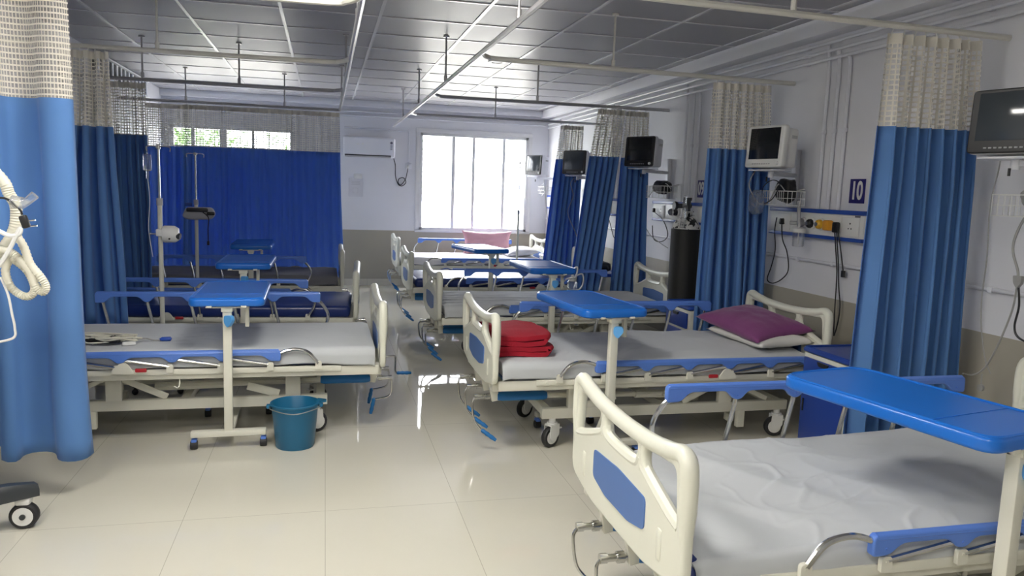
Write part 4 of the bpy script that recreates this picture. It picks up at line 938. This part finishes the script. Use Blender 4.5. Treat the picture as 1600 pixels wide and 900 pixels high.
# gas cylinder
t = thing('gas_cylinder', 'tall black gas cylinder with flaking silver shoulder, behind the cabinet', 'gas cylinder', (2.94, 5.87, 0))
obj('body', MB().lathe([(0.10, 0.0), (0.118, 0.01), (0.122, 0.05), (0.122, 1.215), (0.119, 1.225), (0.05, 1.226)], (0, 0, 0), 32), 'cylinder', t)
obj('shoulder', MB().lathe([(0.1195, 1.222), (0.114, 1.25), (0.095, 1.285), (0.07, 1.315), (0.045, 1.33), (0.043, 1.352), (0.048, 1.356), (0.048, 1.37), (0.02, 1.372)], (0, 0, 0), 32), 'flaky', t)
obj('valve', MB().cyl((0, 0, 1.37), (0, 0, 1.46), 0.028, 12).cyl((-0.10, -0.01, 1.415), (0.03, 0, 1.415), 0.02, 12).cyl((0, 0, 1.46), (0, 0, 1.485), 0.035, 12), 'charcoal', t)
obj('hand_wheel', MB().lathe([(0.012, -0.012), (0.034, -0.012), (0.038, 0), (0.034, 0.012), (0.012, 0.012)], (-0.115, -0.012, 1.415), 10, Matrix.Rotation(PI / 2, 4, 'Y')), 'black', t)
obj('flow_tube', MB().tube([(-0.055, -0.06, 1.50), (-0.075, -0.09, 1.33), (-0.095, -0.11, 1.24)], [0.014, 0.018, 0.018], 12).tube([(-0.035, -0.06, 1.42), (-0.06, -0.095, 1.22)], 0.010, 8), 'clear', t)

# suction unit on the grey-sheeted bed
t = thing('suction_bottle', 'clear suction bottle with looped white tubing on the bed before the gas cylinder', 'suction bottle', (2.32, 6.95, 0.548))
obj('bottle', MB().lathe([(0.002, 0), (0.045, 0), (0.048, 0.01), (0.048, 0.09), (0.03, 0.105), (0.002, 0.105)], (0, 0, 0), 20, cap=False), 'clear', t)
obj('lid', MB().lathe([(0.002, 0.10), (0.036, 0.10), (0.036, 0.13), (0.015, 0.14), (0.012, 0.16), (0.002, 0.16)], (0, 0, 0), 18), 'white_plastic', t)
obj('tubing', MB().tube(smooth([(0.02, 0, 0.145), (0.09, -0.02, 0.17), (0.10, -0.03, 0.09), (0.06, -0.05, 0.03), (-0.03, -0.06, 0.02), (-0.10, -0.05, 0.07), (-0.10, -0.03, 0.15), (-0.03, -0.02, 0.19), (0.03, -0.04, 0.24), (0.01, -0.05, 0.15), (-0.09, -0.06, 0.12), (-0.14, -0.07, 0.03), (-0.15, -0.08, 0.008)], 8), 0.007, 8), 'hose_white', t)

t = thing('water_bottle', 'clear bottle with green cap on the sunlit cabinet near the window', 'bottle', (2.93, 9.72, 0.667))
obj('bottle_body', MB().lathe([(0.002, 0), (0.034, 0), (0.035, 0.14), (0.014, 0.185), (0.013, 0.20), (0.002, 0.20)], (0, 0, 0), 18, cap=False), 'clear', t)
obj('cap', MB().lathe([(0.002, 0.165), (0.034, 0.165), (0.034, 0.225), (0.002, 0.225)], (0, 0, 0), 18), 'green', t)
o = obj('document_tray', MB().box((2.98, 9.56, 0.684), (0.24, 0.19, 0.03), 0.006), 'navy'); tag(o, 'flat navy box lying on the sunlit cabinet', 'box')

# ------------------------------------------------------------------ IV poles
def iv_pole(label, x, y, zs, zt, rz=0.0, hooks=2):
    t = thing('iv_pole', label, 'IV pole', (x, y, 0), rz)
    obj('lower_pole', MB().cyl((0, 0, 0.06), (0, 0, zs), 0.016, 12), 'white_paint', t)
    obj('collar', MB().cyl((0, 0, zs - 0.02), (0, 0, zs + 0.03), 0.021, 12), 'grey_plastic', t)
    obj('upper_pole', MB().cyl((0, 0, zs), (0, 0, zt), 0.008, 10), 'chrome', t)
    obj('hanger_hooks', MB().tube(smooth([(-0.075, 0, zt - 0.03), (-0.075, 0, zt), (-0.03, 0, zt + 0.006), (0, 0, zt), (0.03, 0, zt + 0.006), (0.075, 0, zt), (0.075, 0, zt - 0.03)], 5), 0.004, 6).cyl((0, 0, zt - 0.012), (0, 0, zt + 0.015), 0.014, 10), 'steel', t)
    for k in range(5):
        a = 2 * PI * k / 5 + 0.3
        obj('base_leg', MB().bar((0, 0, 0.075), (0.26 * math.cos(a), 0.26 * math.sin(a), 0.06), 0.028, 0.02, 0.004).cyl((0.25 * math.cos(a), 0.25 * math.sin(a), 0.06), (0.25 * math.cos(a), 0.25 * math.sin(a), 0.04), 0.008, 8).ball((0.25 * math.cos(a), 0.25 * math.sin(a), 0.022), 0.022, 8), 'black', t)
    return t
iv_pole('white IV pole with a round pump, between the two nearest left beds', -1.13, 5.82, 1.33, 1.715)
iv_pole('slim grey IV pole with a flat clamp unit in front of the blue screen curtain', -1.19, 7.78, 1.28, 1.735)
iv_pole('tall slim IV pole in front of the bright window', 2.52, 9.95, 1.2, 1.86)
t = thing('infusion_pump', 'white rounded pump clamped to the nearer left IV pole', 'infusion pump', (-1.13, 5.80, 1.11))
obj('case', MB().lathe([(0.01, 0.0), (0.058, 0.0), (0.064, 0.012), (0.062, 0.08), (0.045, 0.105), (0.01, 0.108)], (0.02, 0, 0), 24, Matrix.Rotation(PI / 2, 4, 'Y') @ Matrix.Diagonal((0.95, 0.7, 1, 1))), 'white_plastic', t)
obj('clamp', MB().box((0.0, 0, 0.01), (0.045, 0.05, 0.05), 0.006), 'white_plastic', t)
obj('clamp_screw', MB().cyl((-0.022, 0, 0.0), (-0.055, 0, 0.0), 0.005, 8).box((-0.06, 0, 0), (0.008, 0.03, 0.012), 0.003), 'steel', t)
obj('face_dial', MB().cyl((0.112, -0.015, -0.01), (0.138, -0.02, -0.014), 0.022, 14), 'charcoal', t)
obj('case_screw', MB().ball((0.07, -0.045, -0.03), 0.007, 8), 'black', t)
t = thing('clamp_unit', 'flat grey pump body with black bar on the farther left IV pole', 'pump', (-1.19, 7.75, 1.195))
obj('case', MB().mesh(plate_mesh(rpoly([(-0.15, -0.035), (-0.10, -0.065), (0.11, -0.06), (0.15, -0.01), (0.12, 0.055), (-0.11, 0.055)], 0.03, 4), [], 0.08, 0.015), Matrix(((1, 0, 0, 0.03), (0, 0, 1, 0), (0, 1, 0, -0.01), (0, 0, 0, 1)))), 'grey_plastic', t)
obj('carry_bar', MB().box((0.02, -0.05, 0.02), (0.19, 0.03, 0.035), 0.01).box((0.14, -0.045, -0.012), (0.07, 0.03, 0.03), 0.008), 'black', t)
obj('cable', MB().tube(smooth([(0.07, -0.05, 0.0), (0.12, -0.06, -0.05), (0.115, -0.06, -0.15), (0.115, -0.06, -0.27)], 6), 0.005, 6).box((0.115, -0.06, -0.29), (0.022, 0.02, 0.04), 0.005), 'black', t)
obj('side_screw', MB().cyl((-0.09, -0.02, 0.07), (-0.03, -0.01, 0.07), 0.014, 10), 'trunk_blue', t)
t = thing('saline_bag', 'clear fluid bag hanging on the nearer left IV pole', 'IV bag', (-1.203, 5.82, 1.545))
obj('bag', MB().box((0, 0, 0.06), (0.055, 0.03, 0.12), 0.013, seg=3).tube([(0, 0, 0.115), (0, 0, 0.142)], 0.003, 5), 'clear', t)
obj('drip_chamber', MB().cyl((0, 0, 0.0), (0, 0, -0.05), 0.008, 8), 'clear', t)
obj('drip_line', MB().tube(smooth([(0, 0, -0.05), (0.01, 0, -0.2), (-0.005, 0.01, -0.4), (0.02, 0, -0.6)], 6), 0.0025, 5), 'hose_white', t)

# ------------------------------------------------------------------ leads on the nearest left bed
zb = 0.556
def tangle(name, label, c, n, R, r, m, seed):
    rnd = random.Random(seed); pts = []
    for i in range(n):
        a = i * 1.9 + rnd.uniform(-0.5, 0.5); q = R * rnd.uniform(0.3, 1.0)
        pts.append((c[0] + q * math.cos(a) * 1.3, c[1] + q * math.sin(a) * 0.7, c[2] + rnd.uniform(0.0, 0.035)))
    return lead(name, label, pts, r, m)
tangle('lead_cable', 'black tangled leads on the nearest left bed beside the big curtain', (-1.25, 4.72, zb), 22, 0.12, 0.0065, 'black', 3)
tangle('lead_cable', 'cream tangled leads lying on the black ones on the nearest left bed', (-1.20, 4.70, zb + 0.016), 26, 0.14, 0.0045, 'hose', 5)
t = thing('electrode_lead', 'grey lead with a blue connector stretched out on the nearest left bed', 'cable', (0, 0, 0))
obj('cable', MB().tube(smooth([(-1.28, 4.66, zb), (-1.2, 4.74, zb + 0.01), (-1.1, 4.70, zb + 0.012), (-1.02, 4.76, zb + 0.01), (-0.97, 4.73, zb + 0.006), (-0.93, 4.74, zb + 0.006)], 8), 0.005, 6), 'cable_grey', t)
obj('connector', MB().tube([(-0.94, 4.74, zb + 0.006), (-0.925, 4.741, zb + 0.01), (-0.88, 4.745, zb + 0.01), (-0.875, 4.745, zb + 0.008)], [0.006, 0.013, 0.013, 0.006], 10), 'trunk_blue', t)
obj('junction_block', MB().box((-1.08, 4.64, zb + 0.008), (0.07, 0.035, 0.018), 0.005, rz=0.2), 'white_plastic', t)

# ------------------------------------------------------------------ ventilator cart at the left edge
t = thing('ventilator_cart', 'white ventilator on a charcoal wheeled base, cut off by the left edge', 'medical cart', (-1.66, 3.15, 0))
def cart_leg(a):
    L = 0.50
    d = Vector((math.cos(a), math.sin(a), 0)); n = Vector((-d.y, d.x, 0)); vs = []; fs = []
    secs = [(0.05, 0.07, 0.17, 0.25), (0.25, 0.05, 0.155, 0.235), (L, 0.035, 0.14, 0.205), (L + 0.09, 0.033, 0.135, 0.185)]
    for (r, w_, z0, z1) in secs:
        c = d * r
        for s, z in ((-1, z0), (1, z0), (1, z1 - 0.02), (0.6, z1), (-0.6, z1), (-1, z1 - 0.02)): vs.append(c + n * w_ * s + Vector((0, 0, z)))
    for i in range(3):
        for k in range(6): fs.append((i * 6 + k, i * 6 + (k + 1) % 6, (i + 1) * 6 + (k + 1) % 6, (i + 1) * 6 + k))
    fs.append(tuple(range(6))[::-1]); fs.append(tuple(18 + k for k in range(6)))
    return MB().add(vs, fs)
for a in (0.69, 2.3, -0.85, -2.4):
    l = obj('base_leg', cart_leg(a), 'charcoal', t)
    px, py = 0.54 * math.cos(a), 0.54 * math.sin(a)
    c = obj('caster', MB().box((px, py, 0.122), (0.06, 0.055, 0.035), 0.012).cyl((px, py, 0.14), (px, py, 0.11), 0.02, 10), 'white_plastic', l)
    obj('tyre', MB().lathe([(0.036, -0.022), (0.05, -0.022), (0.056, -0.014), (0.056, 0.014), (0.05, 0.022), (0.036, 0.022)], (px, py, 0.056), 26, Matrix.Rotation(PI / 2, 4, 'X')), 'rubber', l)
    obj('wheel_disc', MB().lathe([(0.010, -0.026), (0.012, -0.022), (0.038, -0.018), (0.040, -0.023), (0.040, 0.023), (0.010, 0.023)], (px, py, 0.056), 26, Matrix.Rotation(PI / 2, 4, 'X')).cyl((px, py, 0.056), (px, py - 0.0005, 0.056), 0.012, 8), 'white_plastic', l)
    obj('axle_cap', MB().cyl((px, py - 0.030, 0.056), (px, py + 0.030, 0.056), 0.012, 12), 'charcoal', l)
obj('hub', MB().lathe([(0.10, 0.15), (0.12, 0.17), (0.11, 0.24), (0.05, 0.28), (0.04, 0.28)], (0, 0, 0), 20), 'charcoal', t)
obj('column', MB().box((0, 0, 0.62), (0.09, 0.11, 0.70), 0.02), 'white_plastic', t)
s = obj('ventilator_body', MB().box((0.10, -0.02, 1.14), (0.62, 0.26, 0.34), 0.03, seg=3), 'white_plastic', t)
obj('control_screen', MB().box((0.08, -0.155, 1.17), (0.50, 0.012, 0.24), 0.004), 'screen_grey', s)
obj('support_arm', MB().tube(smooth([(0.2, 0, 1.30), (0.30, 0.03, 1.42), (0.42, 0.05, 1.50), (0.49, 0.05, 1.50)], 6), 0.013, 8), 'steel', t)
def corr(pts, r, k=10, amp=0.0022):
    p = smooth(pts, k); return MB().tube(p, [r + amp * (i % 2) for i in range(len(p))], 10)
obj('thick_hose', corr([(-1.30 + 1.66, 0.02, 1.58), (-1.21 + 1.66, 0.05, 1.53), (-1.153 + 1.66, 0.05, 1.47), (-1.136 + 1.66, 0.05, 1.424), (-1.118 + 1.66, 0.05, 1.387), (-1.116 + 1.66, 0.05, 1.341), (-1.126 + 1.66, 0.05, 1.29), (-1.156 + 1.66, 0.05, 1.234), (-1.21 + 1.66, 0.05, 1.187)], 0.019, 10), 'hose', t)
obj('thick_hose', corr([(0.55, 0.0, 1.29), (0.580, 0.0, 1.234), (0.60, 0.0, 1.169), (0.632, 0.0, 1.121), (0.648, 0.0, 1.085), (0.637, 0.0, 1.064), (0.615, 0.0, 1.085), (0.594, 0.0, 1.145), (0.559, 0.0, 1.192), (0.529, 0.0, 1.215), (0.46, 0.0, 1.23)], 0.0135), 'hose', t)
obj('thick_hose', corr([(0.53, 0.05, 1.21), (0.500, 0.05, 1.145), (0.510, 0.05, 1.084), (0.540, 0.05, 1.050), (0.570, 0.05, 1.040), (0.592, 0.05, 1.06), (0.588, 0.05, 1.10), (0.566, 0.05, 1.145), (0.525, 0.05, 1.181), (0.494, 0.05, 1.193), (0.43, 0.05, 1.192)], 0.0135), 'hose', t)
obj('white_tube', MB().tube(smooth([(0.44, -0.06, 1.31), (0.514, -0.06, 1.297), (0.554, -0.06, 1.278), (0.588, -0.06, 1.282), (0.592, -0.06, 1.302), (0.563, -0.06, 1.243), (0.541, -0.06, 1.202), (0.50, -0.06, 1.14)], 8), 0.008, 8), 'hose_white', t)
obj('thin_line', MB().tube(smooth([(0.50, 0.0, 1.12), (0.521, 0.0, 1.055), (0.531, 0.0, 0.983), (0.538, 0.0, 0.93), (0.53, 0.0, 0.89), (0.45, 0.0, 0.87)], 8), 0.0045, 6), 'hose_white', t)
obj('clear_connector', MB().tube([(0.567, -0.05, 1.398), (0.60, -0.05, 1.395), (0.618, -0.05, 1.402), (0.642, -0.05, 1.425)], [0.024, 0.022, 0.014, 0.016], 14), 'clear', t)
pl = obj('plug', MB().bar((0.598, -0.05, 1.350), (0.612, -0.05, 1.305), 0.022, 0.026, 0.006), 'black', t)
obj('plug_pins', MB().cyl((0.612, -0.05, 1.330), (0.640, -0.05, 1.334), 0.0025, 6).cyl((0.616, -0.05, 1.310), (0.645, -0.05, 1.314), 0.0025, 6), 'chrome', pl)
obj('plug_cable', MB().tube(smooth([(0.598, -0.05, 1.352), (0.588, -0.05, 1.375), (0.54, -0.04, 1.41), (0.48, -0.03, 1.40)], 6), 0.004, 6), 'black', t)

# ------------------------------------------------------------------ air conditioner and things on the back wall
t = thing('air_conditioner', 'white wall-mounted air conditioner left of the bright window', 'air conditioner', (0.625, YB, 2.03))
obj('case', MB().box((0, -0.10, 0.02), (0.74, 0.20, 0.29), 0.03, seg=3), 'ac_white', t)
obj('air_flap', MB().box((-0.02, -0.175, -0.118), (0.66, 0.07, 0.022), 0.006), 'grey_plastic', t)
obj('outlet_slot', MB().box((-0.02, -0.196, -0.100), (0.66, 0.012, 0.016), 0.002), 'black', t)
obj('rating_sticker', MB().box((0.315, -0.2015, 0.03), (0.036, 0.002, 0.085), 0.0005), 'paper', t)
m_ = MB().lathe([(0.001, 0), (0.019, 0), (0.019, 0.003), (0.001, 0.003)], (0.315, -0.2015, 0.09), 16, Matrix.Rotation(PI / 2, 4, 'X'))
for i in range(4): m_.box((0.315, -0.203, 0.05 - i * 0.018), (0.026, 0.001, 0.007))
obj('sticker_print', m_, 'ink', t)
obj('front_marks', MB().box((-0.165, -0.2015, 0.055), (0.05, 0.002, 0.014), 0.0005).box((-0.10, -0.2015, 0.06), (0.03, 0.002, 0.02), 0.0005), 'white_plastic', t)
t = thing('power_cord', 'black cord curling between the air conditioner and its wall socket', 'power cord', (0, 0, 0))
obj('cable', MB().tube(smooth([(0.985, 11.50, 1.90), (1.015, 11.56, 1.80), (1.02, 11.57, 1.648), (1.06, 11.57, 1.53), (1.12, 11.57, 1.505), (1.175, 11.57, 1.56), (1.14, 11.58, 1.625), (1.075, 11.58, 1.61), (1.06, 11.57, 1.555), (1.10, 11.565, 1.52), (1.165, 11.57, 1.60), (1.19, 11.565, 1.70), (1.20, 11.55, 1.775)], 8), 0.006, 6), 'black', t)
obj('plug', MB().box((1.20, 11.545, 1.79), (0.035, 0.03, 0.04), 0.008), 'white_plastic', t)
o = obj('socket_box', MB().box((1.21, YB - 0.02, 1.80), (0.09, 0.04, 0.09), 0.008), 'ac_white'); tag(o, 'white wall socket box between the air conditioner and the window', 'socket')
t = thing('wall_notice', 'white paper notice with faint print on the back wall below the air conditioner', 'notice', (0, 0, 0))
obj('sheet', MB().box((0.44, YB - 0.004, 1.46), (0.20, 0.003, 0.27), 0.0005), 'paper', t)
mb = MB()
for i in range(5): mb.box((0.44, YB - 0.0065, 1.55 - i * 0.012), (0.13 - 0.02 * (i % 2), 0.001, 0.003))
mb.tube([(0.40, YB - 0.0065, 1.38), (0.47, YB - 0.0065, 1.38), (0.47, YB - 0.0065, 1.45), (0.40, YB - 0.0065, 1.45)], 0.0015, 4, closed=True)
obj('print', mb, 'grey_plastic', t)
o = obj('switch_plate', MB().box((0.47, YB - 0.008, 1.625), (0.12, 0.015, 0.07), 0.003).box((0.44, YB - 0.018, 1.63), (0.02, 0.006, 0.03), 0.002).box((0.50, YB - 0.018, 1.63), (0.02, 0.006, 0.03), 0.002), 'white_plastic'); tag(o, 'small white switch plate above the paper notice', 'switch')

# high louvre strip on the left wall
t = thing('wall_louvre', 'dark slotted louvre strip high on the left wall above the dark curtain', 'louvre', (0, 0, 0))
obj('back_plate', MB().box((XL + 0.012, 9.5, 2.60), (0.02, 2.3, 0.17), 0.003), 'charcoal', t)
for i in range(13): obj('slat', MB().box((XL + 0.03, 8.45 + i * 0.175, 2.60), (0.02, 0.06, 0.16), 0.004), 'ac_white', t)
obj('edge_rail', MB().box((XL + 0.035, 9.5, 2.505), (0.03, 2.3, 0.016), 0.003).box((XL + 0.035, 9.5, 2.695), (0.03, 2.3, 0.016), 0.003), 'ac_white', t)

# ------------------------------------------------------------------ lamps
for i, (x, y) in enumerate(LAMP_SPOTS):
    t = thing('ceiling_light', ('square ceiling light panel over the aisle before the near beds', 'square ceiling light panel over the entrance end of the aisle', 'square ceiling light panel over the left side near the entrance')[i], 'ceiling light', (x, y, ZC), 0, 'square ceiling light panels')
    obj('frame', MB().box((0, 0, -0.012), (0.62, 0.62, 0.022), 0.004), 'white_plastic', t, 'lframe'); obj('diffuser', MB().box((0, 0, -0.025), (0.57, 0.57, 0.004)), 'lamp', t, 'ldiff')
t = thing('downlight', 'small round unlit downlight in the ceiling above the aisle', 'downlight', (1.60, 7.36, ZC))
obj('trim_ring', MB().lathe([(0.05, -0.001), (0.085, -0.001), (0.085, -0.012), (0.055, -0.014), (0.05, -0.001)], (0, 0, 0), 24, cap=False), 'white_plastic', t)
obj('lens', MB().lathe([(0.001, -0.004), (0.052, -0.004), (0.052, -0.008), (0.001, -0.008)], (0, 0, 0), 20), 'white_plastic', t)

# ------------------------------------------------------------------ trees outside the back windows
def tree(label, x, y, h, R, n, seed):
    t = thing('garden_tree', label, 'tree', (x, y, -0.25), 0)
    obj('trunk', MB().tube(smooth([(0, 0, 0), (0.1, 0.05, h * 0.4), (-0.05, 0, h * 0.75)], 5), 0.10, 8), 'bark', t)
    rnd = random.Random(seed); vs = []; fs = []
    for i in range(n):
        a = rnd.uniform(0, 2 * PI); cz = rnd.uniform(-1, 1); q = rnd.random() ** 0.4 * R; s = math.sqrt(1 - cz * cz)
        c = Vector((q * s * math.cos(a), q * s * math.sin(a), h * 0.75 + q * cz * 0.9))
        d = Vector((rnd.gauss(0, 1), rnd.gauss(0, 1), rnd.gauss(0, 1))).normalized(); e = d.orthogonal().normalized(); L = rnd.uniform(0.08, 0.15)
        o = len(vs); vs += [c - d * L, c + e * L * 0.45, c + d * L, c - e * L * 0.45 + d * 0.02]; fs.append((o, o + 1, o + 2, o + 3))
    me = bpy.data.meshes.new('crown'); me.from_pydata([tuple(v) for v in vs], [], fs); me.materials.append(M['leaf']); obj('crown', me, None, t)
tree('leafy tree seen through the net of the back left window, left one', -3.6, 20, 3.2, 1.9, 1600, 1)
tree('leafy tree seen through the net of the back left window, right one', 0.6, 21, 3.0, 2.2, 1600, 2)
